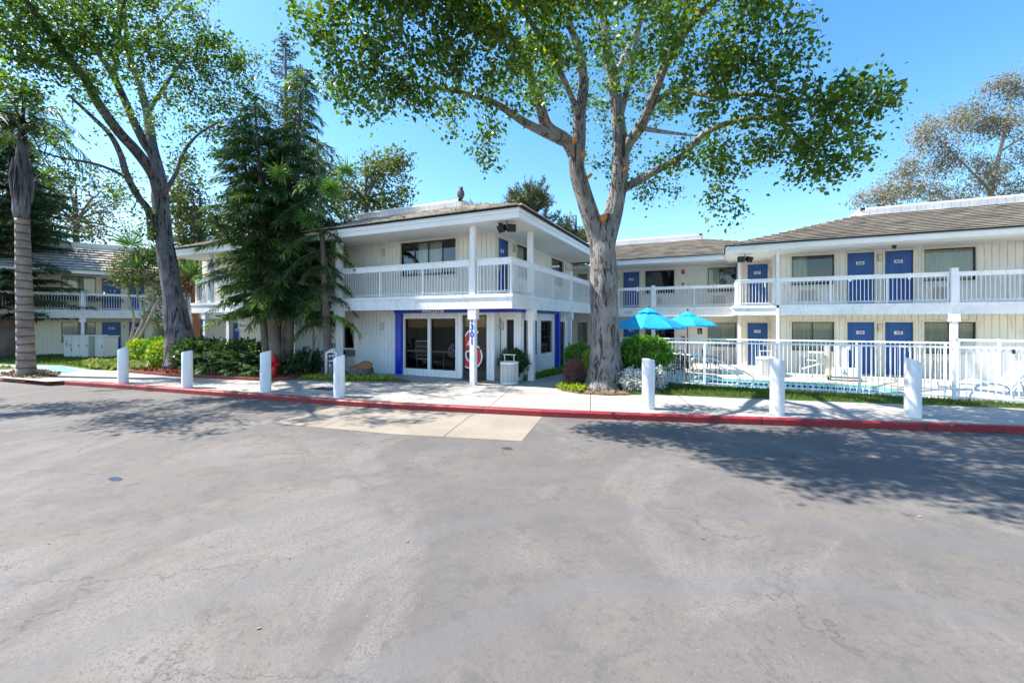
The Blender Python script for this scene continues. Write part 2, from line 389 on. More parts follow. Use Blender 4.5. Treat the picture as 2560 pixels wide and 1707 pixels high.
def m_umb():
    m = bpy.data.materials.new('umbrella_cloth'); m.use_nodes = True; t = m.node_tree; t.nodes.clear()
    out = N(t, 'ShaderNodeOutputMaterial'); v = coords(t, world=True)
    col = ramp(t, noise(t, v, 3, 3), [(.3, (.012, .36, .66)), (.7, (.02, .46, .78))])
    pb = N(t, 'ShaderNodeBsdfPrincipled'); pb.inputs['Roughness'].default_value = .8; t.links.new(col, pb.inputs['Base Color'])
    tl = N(t, 'ShaderNodeBsdfTranslucent'); t.links.new(col, tl.inputs[0]); mx = N(t, 'ShaderNodeMixShader'); mx.inputs[0].default_value = .35
    t.links.new(pb.outputs[0], mx.inputs[1]); t.links.new(tl.outputs[0], mx.inputs[2]); t.links.new(mx.outputs[0], out.inputs[0]); return m
M['umb'] = m_umb()

# ------------------------------------------------------------------ leaf and branch makers
def leafmesh(name, C, L, Wd, mat, parent=None, D=None, up=.35, tint=None, spread=1.0, droop=.0, off=None, flatz=None, **k):
    """many separate leaf faces, one mesh; C centres (n,3), L lengths, Wd width ratio, D preferred directions"""
    C = np.asarray(C, float); n = len(C)
    if off is not None: C = C-np.asarray(off, float)
    L = np.broadcast_to(np.asarray(L, float), (n,))*np.clip(rng.lognormal(-.05, .3, n), .45, 1.7)
    d = rng.normal(size=(n, 3))*spread
    if D is not None: d = d+np.asarray(D)
    d[:, 2] -= droop
    if flatz is not None: d[:, 2] *= flatz
    d /= np.linalg.norm(d, axis=1)[:, None]+1e-9
    q = rng.normal(size=(n, 3)); q[:, 2] += up*3
    s = np.cross(d, q); s /= np.linalg.norm(s, axis=1)[:, None]+1e-9
    nn = np.cross(s, d)
    w_ = (L*Wd*.5)[:, None]; L_ = L[:, None]
    p0 = C; p2 = C+d*L_; mid = C+d*L_*.45
    p1 = mid+s*w_+nn*w_*.35; p3 = mid-s*w_+nn*w_*.35
    co = np.stack([p0, p1, p2, p3], 1).reshape(-1, 3).astype(np.float32)
    me = bpy.data.meshes.new(name); me.vertices.add(4*n); me.vertices.foreach_set('co', co.ravel())
    me.loops.add(4*n); me.loops.foreach_set('vertex_index', np.arange(4*n, dtype=np.int32))
    me.polygons.add(n); me.polygons.foreach_set('loop_start', np.arange(0, 4*n, 4, dtype=np.int32))
    try: me.polygons.foreach_set('loop_total', np.full(n, 4, dtype=np.int32))
    except Exception: pass
    me.materials.append(mat); me.update(calc_edges=True)
    a = me.attributes.new('tint', 'FLOAT', 'FACE')
    if tint is None: tint = np.clip(rng.beta(2, 2.6, n), 0, 1)
    a.data.foreach_set('value', np.asarray(tint, np.float32))
    o = bpy.data.objects.new(name, me); link(o, parent); tag(o, **k); return o

def smooth_path(pts, rad, sub=5):
    P = [Vector(p) for p in pts]; out = []; ro = []
    for i in range(len(P)-1):
        a, b, c, d = P[max(i-1, 0)], P[i], P[i+1], P[min(i+2, len(P)-1)]
        for k in range(sub):
            u = k/sub
            out.append(.5*((2*b)+(c-a)*u+(2*a-5*b+4*c-d)*u*u+(3*b-a-3*c+d)*u**3)); ro.append(rad[i]*(1-u)+rad[i+1]*u)
    out.append(P[-1]); ro.append(rad[-1]); return out, ro

RIGHT = np.array([CS, SN, 0.]); VIEW = np.array([-SN, CS, 0.])
def tree(name, limbs, clusters, leafm, barkm, leaf=.12, perleaf=26, twig=.021, lw=.75, base=None, spread=.28, wob=.0, knots=(), trunk_seg=16, down=.15, tintf=None, **k):
    """limbs: [(world points, radii)], the first starts at the ground; clusters: (centre, rx, ry(depth), rz, twigs)"""
    base = Vector(base if base is not None else limbs[0][0][0])
    root = empty(name, base, **k)
    b = np.array(base)
    tb = MB(); nodes = []; nrad = []
    for i, (pts, rad) in enumerate(limbs):
        P, Rr = smooth_path(pts, rad)
        tb.tube([p-base for p in P], Rr, trunk_seg if rad[0] > .12 else 8, wob=wob if rad[0] > .15 else .04, seed=i*1.7)
        for p, r in zip(P, Rr):
            if p.z-base.z > 2.0 or len(limbs) == 1: nodes.append(p); nrad.append(r)
    bb = tb; LC = []; LD = []; LT = []
    ND = np.array([tuple(p) for p in nodes]); NR = np.array(nrad)
    for ci, (c, rx, ry, rz, nt_) in enumerate(clusters):
        c = np.array(c); u = rng.normal(size=(nt_, 3)); u /= np.linalg.norm(u, axis=1)[:, None]
        u *= rng.uniform(.25, 1.0, nt_)[:, None]**.6
        A = c+u[:, :1]*rx*RIGHT+u[:, 1:2]*ry*VIEW+u[:, 2:]*rz*np.array([0, 0, 1.])
        dist = np.min(np.linalg.norm(A[:, None]-ND[None], axis=2), axis=1)
        ct = rng.uniform(-.16, .16)
        for a in A[np.argsort(dist)]:
            dd = np.linalg.norm(ND-a, axis=1); j = int(np.argmin(dd)); p0 = ND[j]; L = dd[j]
            if L < .05: continue
            r0 = min(NR[j]*.7, .008+twig*min(L, 3.5)*.55+.004)
            m1 = p0+(a-p0)*.35+np.array([0, 0, .10*L])+rng.normal(size=3)*.06*L
            m2 = p0+(a-p0)*.72+np.array([0, 0, .08*L])+rng.normal(size=3)*.06*L
            path = [p0, m1, m2, a]
            bb.tube([Vector(q-b) for q in path], [r0, r0*.8, r0*.55, r0*.28], 4, cap=False)
            add = [m1, m2, a]; ND = np.vstack([ND, add]); NR = np.concatenate([NR, [r0*.8, r0*.6, r0*.4]])
            lo = max(0, 1-1.3/max(L, .01)); n = rng.poisson(perleaf)
            s = rng.uniform(lo, 1.05, n)[:, None]
            seg = np.where(s < .5, p0+(m1-p0)*s/.5*1.0, m1+(a-m1)*(s-.5)/.5) if L < .4 else np.where(s < .72, m1+(m2-m1)*(s-.35)/.37, m2+(a-m2)*(s-.72)/.28)
            LC.append(seg+rng.normal(size=(n, 3))*spread); LD.append(np.repeat([(a-p0)/L*.5], n, 0))
            LT.append(np.clip(rng.beta(2, 2.6, n)+ct+rng.uniform(-.1, .1), 0, 1))
    bb.build('trunk', barkm, root, smooth=True)
    leafmesh('crown', np.vstack(LC), leaf, lw, leafm, root, D=np.vstack(LD), droop=down, tint=np.concatenate(LT), off=b)
    for (p, r, d) in knots:
        kb = MB(); p = Vector(p)-base; d = Vector(d).normalized(); kb.tube([p-d*.1, p+d*.10], [r, r*.95], 12); kb.build('cut_knot', M['cut'], root)
    return root

def cl(px, py, rpx, rpy, t, rt, n):
    """crown clump seen at px,py, sized in sight lines, with a true depth radius rt"""
    return (tuple(W(px, py, t)), rpx*t/FPX, rt, rpy*t/FPX, n)
def limb(spec, rad): return ([W(*s) for s in spec], rad)

def conifer(name, base, top, r0, z0, prof, mat, whorl=.42, per=6, droop=.28, tipup=0, nl=.22, nw=.026, lateral=.34, dens=1.0, lean=None, spreadL=(.5, 1.28),  bark=None, azbias=None, sub=5, **k):
    base = Vector(base); top = Vector(top); root = empty(name, base, **k); H = (top-base).length
    path = [Vector((0, 0, -.1)), (top-base)*.33+(Vector(lean) if lean else Vector((0, 0, 0))), (top-base)*.66+(Vector(lean)*.6 if lean else Vector((0, 0, 0))), top-base]
    P, Rr = smooth_path(path, [r0*1.15, r0*.8, r0*.5, .02], 8)
    tb = MB(); tb.tube(P, Rr, 12, wob=.05); bb = tb; C = []; D = []; T = []
    def at(z):
        f = min(max(z/H, 0), .999)*(len(P)-1); i = int(f); return P[i].lerp(P[i+1], f-i)
    z = z0; a0 = random.random()*6
    while z < H-.12:
        u = (z-z0)/(H-z0); Rm = prof(u); nb = max(3, int(round(per*(.8+.4*random.random()))))
        for j in range(nb):
            az = a0+j*2*math.pi/nb+random.uniform(-.25, .25); L = Rm*random.uniform(*spreadL)
            if azbias is not None: L *= azbias(az, u)
            if L < .12: continue
            o = at(z+random.uniform(-.12, .12)); dr = Vector((math.cos(az), math.sin(az), 0)); sd_ = Vector((-dr.y, dr.x, 0))
            def bp(s): return o+dr*(L*s)+Vector((0, 0, 1))*(L*(.18*s-droop*2.0*s*s+tipup*s**3))
            pts = [bp(s/6) for s in range(7)]
            bb.tube(pts, [max(.006, .022*L*(1-s/6.5)*.6+.004) for s in range(7)], 4, cap=False)
            tn = random.uniform(-.2, .12)+(.12 if u > .7 else 0)+(.45 if random.random() < .10 else 0)
            step = .13/dens; ns = int(L*.88/step)
            for q in range(ns+1):
                s = .12+.88*q/max(ns, 1); c = bp(s); fw = (bp(min(s+.02, 1.02))-bp(s-.02)).normalized()
                ll = lateral*(1.05-s*.75)*min(1, L)*random.uniform(.7, 1.2)
                for sg in (-1, 1):
                    nn_ = max(2, int(ll/.07))
                    for g in range(nn_):
                        h = (g+.5)/nn_; pc = c+sd_*sg*ll*h+fw*ll*h*.55+Vector((0, 0, -.35*ll*h*h*(1+droop)))
                        for _ in range(sub-1):
                            C.append(pc); D.append(tuple(fw*1.0+sd_*sg*.6+Vector((0, 0, -.35-droop)))); T.append(.4+tn+random.uniform(-.25, .25)+.25*(s > .85))
        z += whorl*random.uniform(.85, 1.15); a0 += .7
    bb.build('trunk', bark or M['barkcon'], root, smooth=True)
    leafmesh('crown', C, nl, nw/nl, mat, root, D=np.array(D)*1.4, spread=.55, up=0, tint=np.clip(T, 0, 1))
    return root

def bush(name, c, r, n, mat, leaf=.07, lw=.5, up=.3, shell=.55, stems=6, lump=.12, base=0, parts=('foliage', 'stems'), flat=0, **k):
    c = np.array(c, float); root = empty(name, (c[0], c[1], base), **k)
    u = rng.normal(size=(n, 3)); u /= np.linalg.norm(u, axis=1)[:, None]
    rad = rng.uniform(shell, 1.0, n)**.7
    f = 1+lump*(np.sin(u[:, 0]*9+c[0])+np.sin(u[:, 1]*8+1+c[1])+np.sin(u[:, 2]*9+2))*.6+lump*1.1*rng.normal(size=n)*(rng.random(n) > .75)
    if flat: u = np.sign(u)*np.abs(u)**flat; 
    Pn = u*rad[:, None]*f[:, None]*np.array(r)+c; keep = Pn[:, 2] > base+.02; Pn = Pn[keep]; uu = u[keep]
    leafmesh(parts[0], Pn, leaf, lw, mat, root, D=uu*1.1+np.array([0, 0, up]), off=(c[0], c[1], base))
    sb = MB()
    for i in range(stems):
        a = random.random()*6.28; q = random.uniform(.3, .8)
        sb.tube([(0, 0, -.02), (math.cos(a)*r[0]*q*.4, math.sin(a)*r[1]*q*.4, (c[2]-base)*.6), (math.cos(a)*r[0]*q, math.sin(a)*r[1]*q, (c[2]-base)*1.2)], [.022, .015, .006], 5)
    sb.build(parts[1], M['barkpale'], root)
    return root

# ------------------------------------------------------------------ ground, road, paths
def sheet(name, mat, pts, z, depth=0, **k):
    b = MB(); b.poly(pts, z)
    if depth:
        n = len(pts); ar = sum(pts[i][0]*pts[(i+1) % n][1]-pts[(i+1) % n][0]*pts[i][1] for i in range(n))
        q = pts if ar > 0 else pts[::-1]
        for i in range(n):
            a, c = q[i], q[(i+1) % n]; b.face([(a[0], a[1], z-depth), (c[0], c[1], z-depth), (c[0], c[1], z), (a[0], a[1], z)])
    return b.build(name, mat, kind='structure', **k)
RZ = -.14
K = [(-70, 3.0), (-45, 4.6), (-30, 5.9), (-24.65, 6.40), (-22.3, 6.5), (-20.36, 6.86), (-17.1, 7.33), (-14.1, 7.66), (-11.6, 7.95), (-9.3, 8.2), (-7.25, 8.5), (-3.65, 9.28), (-1.25, 9.90), (.47, 10.40), (2.86, 11.09), (5.43, 11.85), (9, 12.95), (16, 15.1), (30, 19.4)]
KW = .16
def offs(path, d):
    out = []
    for i, p in enumerate(path):
        a = path[max(i-1, 0)]; c = path[min(i+1, len(path)-1)]; t = Vector((c[0]-a[0], c[1]-a[1])).normalized()
        out.append((p[0]-t.y*d, p[1]+t.x*d))
    return out
KI = offs(K, KW)
# one ground sheet with an opening for the pool
POOL = []
def pool_outline(d=0):
    pts = []
    x0, x1, y0, y1, r = -.35-d, 4.6+d, 15.25-d, 17.1+d, .8
    for cx, cy, a0 in ((x1-r*1.1, y0+r, -90), (x1-r*1.1, y1-r, 0), (x0+r*.4, y1-r*.4, 90), (x0+r*.4, y0+r*.4, 180)):
        rr = r if cx > 1 else r*.4; rx = r*1.1 if cx > 1 else r*.4
        for q in range(9):
            a = R(a0+q*90/8); pts.append((cx+rx*math.cos(a), cy+rr*math.sin(a)))
    return pts
def ring_with_hole(outer, hole, z, mb):
    tri = geometry.tessellate_polygon([[Vector((p[0], p[1], 0)) for p in outer], [Vector((p[0], p[1], 0)) for p in hole]])
    al = list(outer)+list(hole)
    for t in tri:
        q = [al[i] for i in t]; ar = (q[1][0]-q[0][0])*(q[2][1]-q[0][1])-(q[2][0]-q[0][0])*(q[1][1]-q[0][1])
        if ar < 0: q = q[::-1]
        mb.face([(p[0], p[1], z) for p in q])
g = MB(); ring_with_hole([(-260, -120), (260, -120), (260, 420), (-260, 420)], pool_outline(0), RZ, g)
g.build('parking_lot', M['asphalt'], kind='structure')
wk = KI+[(30, 24), (14, 14.75), (-4.6, 14.75), (-4.6, 24.5), (-9, 24.5), (-9, 14), (-34, 18), (-60, 40), (-70, 40)]
b = MB()
P1 = KI[:]; P1 = P1+[(30, 25), (14, 25)]
walk_poly = KI[3:17]+[(9.2, 14.72), (-4.5, 14.72), (-4.5, 24.6), (-9.2, 24.6), (-9.2, 15.6), (-24.8, 15.6), (-24.8, 12.2), (-31, 9.2), (-31, 6.6)]
sheet('sidewalk', M['walk'], walk_poly, 0)
b = MB()
for i in range(3, len(K)-1):
    a, c = K[i], K[i+1]; ai, ci = KI[i], KI[i+1]
    n = max(1, int(Vector((c[0]-a[0], c[1]-a[1])).length/.6))
    for j in range(n):
        u, v = j/n, (j+1)/n; L = lambda p, q, s: (p[0]+(q[0]-p[0])*s, p[1]+(q[1]-p[1])*s)
        o0, o1, i0, i1 = L(a, c, u), L(a, c, v), L(ai, ci, u), L(ai, ci, v)
        m0, m1 = L(o0, i0, .18), L(o1, i1, .18)
        lo = .11 if i == 4 else (.05 if i == 3 else 0); h0 = .010-lo; hb = h0-.03
        b.face([(*o0, RZ-.01), (*o1, RZ-.01), (*o1, hb), (*o0, hb)]); b.face([(*o0, hb), (*o1, hb), (*m1, h0), (*m0, h0)])
        b.face([(*m0, h0), (*m1, h0), (*i1, h0), (*i0, h0)]); b.face([(*i0, h0), (*i1, h0), (*i1, -.02), (*i0, -.02)])
b.build('kerb', M['kerb'], kind='structure')
sheet('kerb_ramp', M['walk'], [(-24.2, 6.2), (-20.6, 6.5), (-20.3, 7.1), (-24.0, 7.0)], .012)
sheet('concrete_apron', M['apron'], [(-8.65, 6.21), (-5.68, 6.60), (-3.22, 7.22), (-3.62, 9.28), (-7.25, 8.50), (-8.9, 8.22)], RZ+.004)
# joint of the apron
dk = MB(); ring_with_hole([(-4.5, 14.72), (18, 14.72), (18, 24), (-4.5, 24)], pool_outline(.28), .003, dk)
dk.build('pool_deck', M['deck'], kind='structure')
cp = MB(); o_, i_ = pool_outline(.28), pool_outline(0)
for a in range(len(o_)):
    c = (a+1) % len(o_)
    cp.face([(*o_[a], .02), (*o_[c], .02), (*i_[c], .02), (*i_[a], .02)]); cp.face([(*o_[c], -.02), (*o_[c], .02), (*o_[a], .02), (*o_[a], -.02)])
    cp.face([(*i_[a], -.03), (*i_[a], .02), (*i_[c], .02), (*i_[c], -.03)])
cp.build('pool_coping', M['cop'], kind='structure')
tl = MB(); us = []; run = 0; bs = MB()
for a in range(len(i_)):
    c = (a+1) % len(i_); L = math.dist(i_[a], i_[c])
    tl.face([(*i_[a], -.21), (*i_[a], -.03), (*i_[c], -.03), (*i_[c], -.21)]); us += [(run, 0), (run, .18), (run+L, .18), (run+L, 0)]; run += L
    bs.face([(*i_[a], -1.3), (*i_[a], -.21), (*i_[c], -.21), (*i_[c], -1.3)])
to = tl.build('pool_tile_band', M['tile'], kind='structure'); uv = to.data.uv_layers.new(name='run')
for i, q in enumerate(us): uv.data[i].uv = q
bs.poly(i_, -1.3); bs.build('pool_basin', M['basin'], kind='structure')
b = MB(); b.poly(i_, -.16); b.build('pool_water', M['water'], kind='structure')
# lawns and beds
LAWN1 = [(-60, 8.4), (-31, 8.4), (-27.7, 9.2), (-24.2, 8.95), (-22.2, 9.3), (-21.4, 9.8), (-24.5, 12.3), (-30, 17), (-34, 22), (-60, 22)]
sheet('lawn', M['lawn'], LAWN1, .02, .2)
LAWN2 = [(-2.2, 12.35), (-1.3, 12.72), (2.0, 13.35), (4.3, 13.85), (6.65, 14.42), (9.2, 14.6), (9.2, 14.82), (-2.3, 14.82)]
sheet('fence_lawn', M['lawn'], LAWN2, .025, .2)
LAWN3 = [(-60, 6.3), (-30, 6.6), (-27.6, 7.1), (-27.6, 7.8), (-60, 7.6)]
sheet('verge_lawn', M['lawn'], LAWN3, .02, .2)
MUL = [(-21.3, 9.15), (-18.5, 9.2), (-13.9, 9.9), (-13.55, 10.5), (-13.6, 11.9), (-24.6, 12.0), (-24.4, 11.6), (-22.1, 10.2)]
BED2 = [(-13.4, 10.35), (-11.2, 10.95), (-9.5, 11.55), (-9.3, 11.75), (-10.2, 12.2), (-13.5, 12.3)]
BED3 = [(-4.5, 12.62), (-4.1, 12.15), (-3.5, 11.9), (-2.7, 11.95), (-2.2, 12.3), (-2.25, 14.7), (-2.9, 15.6), (-4.6, 16.9), (-5.0, 16.5), (-4.7, 14.2), (-4.4, 13.1)]
sheet('mulch_bed', M['mulch'], MUL, .05, .06); sheet('entrance_bed', M['soil'], BED2, .04, .05); sheet('tree_bed', M['soil'], BED3, .04, .05)
sheet('side_bed', M['soil'], [(-6.15, 13.85), (-5.85, 13.75), (-5.2, 18.5), (-6.1, 18.5)], .03, .04)
PALMBED = [(-25.0, 6.62), (-23.2, 6.45), (-22.0, 6.75), (-22.3, 7.25), (-23.2, 7.7), (-24.8, 7.9), (-26.6, 7.6)]
sheet('palm_bed', M['soil'], PALMBED, .03, .2)
sheet('blue_pad', M['bluepad'], [(-27.4, 8.3), (-24.05, 7.6), (-23.7, 8.5), (-27.4, 9.15)], .012)
sheet('left_path', M['walk'], [(-60, 7.7), (-27.5, 7.9), (-24.3, 8.7), (-24.3, 8.95), (-31, 8.4), (-60, 8.4)], .006)
# entrance paving in front of the lobby doors
sheet('entrance_paving', M['walk'], [(-11.2, 12.2), (-9.2, 11.9), (-4.7, 13.2), (-5.1, 17), (-6.2, 17), (-6.97, 13.29), (-11.2, 13.29)], .004)
def scatter(poly, n):
    xs = [p[0] for p in poly]; ys = [p[1] for p in poly]; out = []
    while len(out) < n:
        x, y = random.uniform(min(xs), max(xs)), random.uniform(min(ys), max(ys)); ins = False
        for i in range(len(poly)):
            (x1, y1), (x2, y2) = poly[i], poly[i-1]
            if (y1 > y) != (y2 > y) and x < (x2-x1)*(y-y1)/(y2-y1)+x1: ins = not ins
        if ins: out.append((x, y))
    return np.array(out)
def blades(name, poly, n, z, L, mat, lab, cat, wd=.16, up=1.6, spread=.5, **k):
    p = scatter(poly, n); C = np.c_[p, np.full(n, z)]
    return leafmesh(name, C, L, wd, mat, D=np.tile([0, 0, up], (n, 1)), spread=spread, label=lab, cat=cat, kind='stuff', up=0, **k)
blades('grass', LAWN2, 26000, .02, .075, M['grassb'], 'short grass strip along the foot of the white pool fence', 'grass')
blades('grass', [(-42, 8.5), (-31, 8.5), (-27.7, 9.25), (-24.2, 9.0), (-22.2, 9.35), (-21.5, 9.8), (-24.5, 12.2), (-30, 16.5), (-42, 14)], 22000, .02, .10, M['grassb'], 'shaded lawn around the white utility cabinets', 'grass', wd=.3)
blades('grass', [(-42, 6.4), (-30, 6.7), (-27.7, 7.1), (-27.7, 7.75), (-42, 7.6)], 2500, .02, .10, M['grassb'], 'narrow grass verge at the far left behind the red kerb', 'grass', wd=.3)
blades('mulch', MUL, 9000, .05, .09, M['mulchchip'], 'red bark mulch spread under the hedge and conifers', 'mulch', wd=.35, up=.15, spread=.8)
blades('leaf_litter', BED3, 2600, .045, .07, M['litter'], 'dry leaf litter around the foot of the forked tree', 'leaf litter', wd=.6, up=.1, spread=.8)
blades('leaf_litter', PALMBED, 1500, .035, .09, M['litter'], 'dry litter around the foot of the palm', 'leaf litter', wd=.5, up=.1, spread=.8)
blades('ground_cover', [(-13.3, 10.5), (-11.2, 11.05), (-9.9, 11.55), (-10.4, 12.0), (-13.3, 12.1)], 2600, .06, .10, M['hedge'], 'low leafy ground cover around the stump and pipe', 'ground cover', wd=.6, up=.5)
blades('ground_cover', [(-26.6, 9.6), (-24.2, 9.0), (-22.4, 9.35), (-22.0, 9.8), (-23.6, 11.0), (-26, 10.8)], 1500, .08, .22, M['cover'], 'pale succulent ground cover on the lawn behind the first bollard', 'ground cover', wd=.65, up=.6)
blades('ground_cover', [(-4.45, 12.65), (-4.05, 12.2), (-3.5, 11.95), (-3.5, 12.7), (-4.2, 13.1)], 900, .06, .11, M['yellow'], 'yellow green creeping plants at the point of the tree bed', 'ground cover', wd=.6, up=.5)
blades('ground_cover', [(-6.12, 13.85), (-5.88, 13.8), (-5.3, 18.2), (-6.08, 18.2)], 1300, .05, .12, M['pitto'], 'low green plants under the lattice windows of the lobby', 'ground cover', wd=.4, up=.6)
# bed edgings
def edging(name, pts, lab, closed=False):
    b = MB(); o = offs(pts, .09)
    for i in range(len(pts)-1):
        a, c, ao, co = pts[i], pts[i+1], o[i], o[i+1]
        b.face([(*a, 0), (*c, 0), (*c, .10), (*a, .10)]); b.face([(*a, .10), (*c, .10), (*co, .10), (*ao, .10)]); b.face([(*co, 0), (*ao, 0), (*ao, .10), (*co, .10)])
    return b.build(name, M['edge'], label=lab, cat='edging')
edging('bed_edging', [(-21.6, 9.35), (-21.3, 9.08), (-18.5, 9.12), (-13.85, 9.82), (-13.5, 10.4), (-13.5, 11.9)], 'dark red edging along the front of the mulch bed')
for nm, px, py, rx, ry, mm, lab in (('stain', 1268, 1121, .10, .07, 'stain', 'oval dark spot on the asphalt below the concrete apron'), ('cover_lid', 288, 1197, .13, .055, 'lid', 'small blue grey lid set in the cracked asphalt')):
    t = (EYE-RZ)*FPX/(py-804); c = W(px, py, t); b = MB(); n = 20
    b.face([(c.x+rx*math.cos(a*2*math.pi/n)*(1+.08*math.sin(3*a)), c.y+ry*math.sin(a*2*math.pi/n)*(1+.1*math.cos(2*a)), RZ+.004) for a in range(n)])
    if nm == 'stain': b.build(nm, M[mm], kind='structure')
    else: b.build(nm, M[mm], label=lab, cat='lid')
# the valve cover set in the walk
b = MB(); c = W(820, 972, 2.05*FPX/168); b.box(c.x-.5, c.x+.3, c.y-.25, c.y+.25, 0, .006); b.build('access_cover', M['lid'], label='flat rectangular access cover in the walk behind the fourth bollard', cat='access cover')

# ------------------------------------------------------------------ building components
def wall(B, x, y, rz, L, z0, z1, ops=(), mat='wall', name='wall', pitch=.2, plain=False):
    """boarded wall running from (x,y) along local +x; outside is local -y. ops: (x0,x1,z0,z1) openings"""
    b = MB(); xs = sorted({0, L, *[o[0] for o in ops], *[o[1] for o in ops]}); zs = sorted({z0, z1, *[o[2] for o in ops], *[o[3] for o in ops]})
    for i in range(len(xs)-1):
        for j in range(len(zs)-1):
            a, c, d, e = xs[i], xs[i+1], zs[j], zs[j+1]; mx, mz = (a+c)/2, (d+e)/2
            if any(o[0] < mx < o[1] and o[2] < mz < o[3] for o in ops): continue
            b.face([(a, .02, d), (c, .02, d), (c, .02, e), (a, .02, e)])
            if plain: continue
            k = math.floor(a/pitch)
            while k*pitch < c:
                u, v = max(a, k*pitch+.009), min(c, (k+1)*pitch-.009)
                if v-u > .01: b.box(u, v, 0, .02, d, e, skip='k')
                k += 1
    for o in ops:
        a, c, d, e = o[:4]; D = .14
        b.face([(a, 0, d), (a, D, d), (a, D, e), (a, 0, e)]); b.face([(c, 0, e), (c, D, e), (c, D, d), (c, 0, d)])
        b.face([(a, 0, e), (a, D, e), (c, D, e), (c, 0, e)]); b.face([(a, 0, d), (c, 0, d), (c, D, d), (a, D, d)])
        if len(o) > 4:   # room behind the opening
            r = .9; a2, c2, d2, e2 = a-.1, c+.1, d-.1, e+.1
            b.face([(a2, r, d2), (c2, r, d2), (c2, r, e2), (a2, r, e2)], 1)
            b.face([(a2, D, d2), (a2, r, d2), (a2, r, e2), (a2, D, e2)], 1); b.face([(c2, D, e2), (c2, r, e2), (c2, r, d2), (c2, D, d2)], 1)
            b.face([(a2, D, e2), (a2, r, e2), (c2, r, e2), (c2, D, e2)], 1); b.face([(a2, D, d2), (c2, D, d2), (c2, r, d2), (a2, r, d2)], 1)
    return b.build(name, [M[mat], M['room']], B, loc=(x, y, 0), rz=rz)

def window(B, x, y, rz, wd, z0, z1, curtain='full', trim='trim', label=None, sashes=2, frame='dark', muntin=None, inner=None, tw=.07):
    """window set in a wall opening; x,y is its left corner on the wall line"""
    f = MB(); p = -.025
    f.box(-tw, 0, p, .0, z0-tw, z1+tw); f.box(wd, wd+tw, p, 0, z0-tw, z1+tw); f.box(0, wd, p, 0, z1, z1+tw); f.box(0, wd, p-.01, 0, z0-tw, z0)
    o = f.build('window', M[trim], B, loc=(x, y, 0), rz=rz, label=label)
    s = MB(); q = .035
    s.box(0, q, .05, .10, z0, z1); s.box(wd-q, wd, .05, .10, z0, z1); s.box(q, wd-q, .05, .10, z1-q, z1); s.box(q, wd-q, .05, .10, z0, z0+q)
    for k in range(1, sashes): s.box(wd*k/sashes-q/2, wd*k/sashes+q/2, .055, .095, z0+q, z1-q)
    if muntin:
        for k in range(1, muntin[0]): s.box(wd*k/muntin[0]-.009, wd*k/muntin[0]+.009, .058, .078, z0+q, z1-q)
        for k in range(1, muntin[1]): zz = z0+(z1-z0)*k/muntin[1]; s.box(q, wd-q, .060, .076, zz-.009, zz+.009)
    s.build('sash', M[frame], o)
    gl = MB(); gl.face([(q, .08, z0+q), (wd-q, .08, z0+q), (wd-q, .08, z1-q), (q, .08, z1-q)]); gl.build('pane', M['glassdark' if curtain == 'dark' else ('glasslobby' if curtain == 'none' else 'glass')], o)
    if curtain in ('full', 'half', 'sides', 'brown'):
        spans = {'full': [(0, wd)], 'brown': [(0, wd)], 'half': [(0, wd*.4)], 'sides': [(wd*.28, wd*.72)]}[curtain]
        c = MB()
        for a, e in spans:
            n = max(6, int((e-a)/.025)); pts = [(a+(e-a)*k/n, .20+.022*math.sin(k*1.15)+.01*math.sin(k*.37)) for k in range(n+1)]
            for k in range(n): c.face([(pts[k][0], pts[k][1], z0), (pts[k+1][0], pts[k+1][1], z0), (pts[k+1][0], pts[k+1][1], z1), (pts[k][0], pts[k][1], z1)])
        c.build('curtain', M['brown' if curtain == 'brown' else 'curtain'], o)
    return o
def door(B, x, y, rz, wd, z0, z1, number=None, hinge='L', trim='trim', mat='blue'):
    h = z1-z0; b = MB(); b.box(0, wd, .06, .10, z0, z1)
    cx = (wd-.12*3)/2
    for c in range(2):
        xa = .12+c*(cx+.12)
        for (za, zb) in ((.10, .30), (.38, .66), (.73, .93)):
            A, Bz = z0+za*h, z0+zb*h
            b.box(xa, xa+cx, .045, .06, A, Bz); b.box(xa+.04, xa+cx-.04, .035, .045, A+.04, Bz-.04)
    o = b.build('door', M[mat], B, loc=(x, y, 0), rz=rz)
    f = MB(); t = .07; f.box(-t, 0, -.025, .05, z0, z1+t); f.box(wd, wd+t, -.025, .05, z0, z1+t); f.box(0, wd, -.025, .05, z1, z1+t); f.box(0, wd, -.02, .12, z0-.02, z0+.01)
    f.build('frame', M[trim], o)
    k = MB(); hx = wd-.10 if hinge == 'L' else .10
    k.box(hx-.035, hx+.035, .02, .045, z0+.92, z0+1.16); k.tube([(hx, .02, z0+1.0), (hx, -.03, z0+1.0), (hx+(-.09 if hinge == 'L' else .09), -.03, z0+1.0)], .01, 6); k.build('handle', M['chrome'], o)
    if number:
        p = MB(); zc = z0+h*.80; p.box(wd/2-.125, wd/2+.125, .028, .034, zc-.06, zc+.065); p.text(number, .135, wd/2, .0265, zc-.042, 1, bold=.004); p.build('number_plate', [M['white'], M['ink']], o)
    return o
def lamp(B, x, y, rz, z, name='wall_lamp'):
    b = MB(); b.box(-.055, .055, -.03, 0, z-.13, z+.16); b.box(-.065, .065, -.11, -.03, z+.10, z+.14)
    o = b.build(name, M['lampbody'], B, loc=(x, y, 0), rz=rz); g = MB(); g.box(-.05, .05, -.10, -.03, z-.11, z+.10); g.build('lamp_shade', M['lampglass'], o); return o
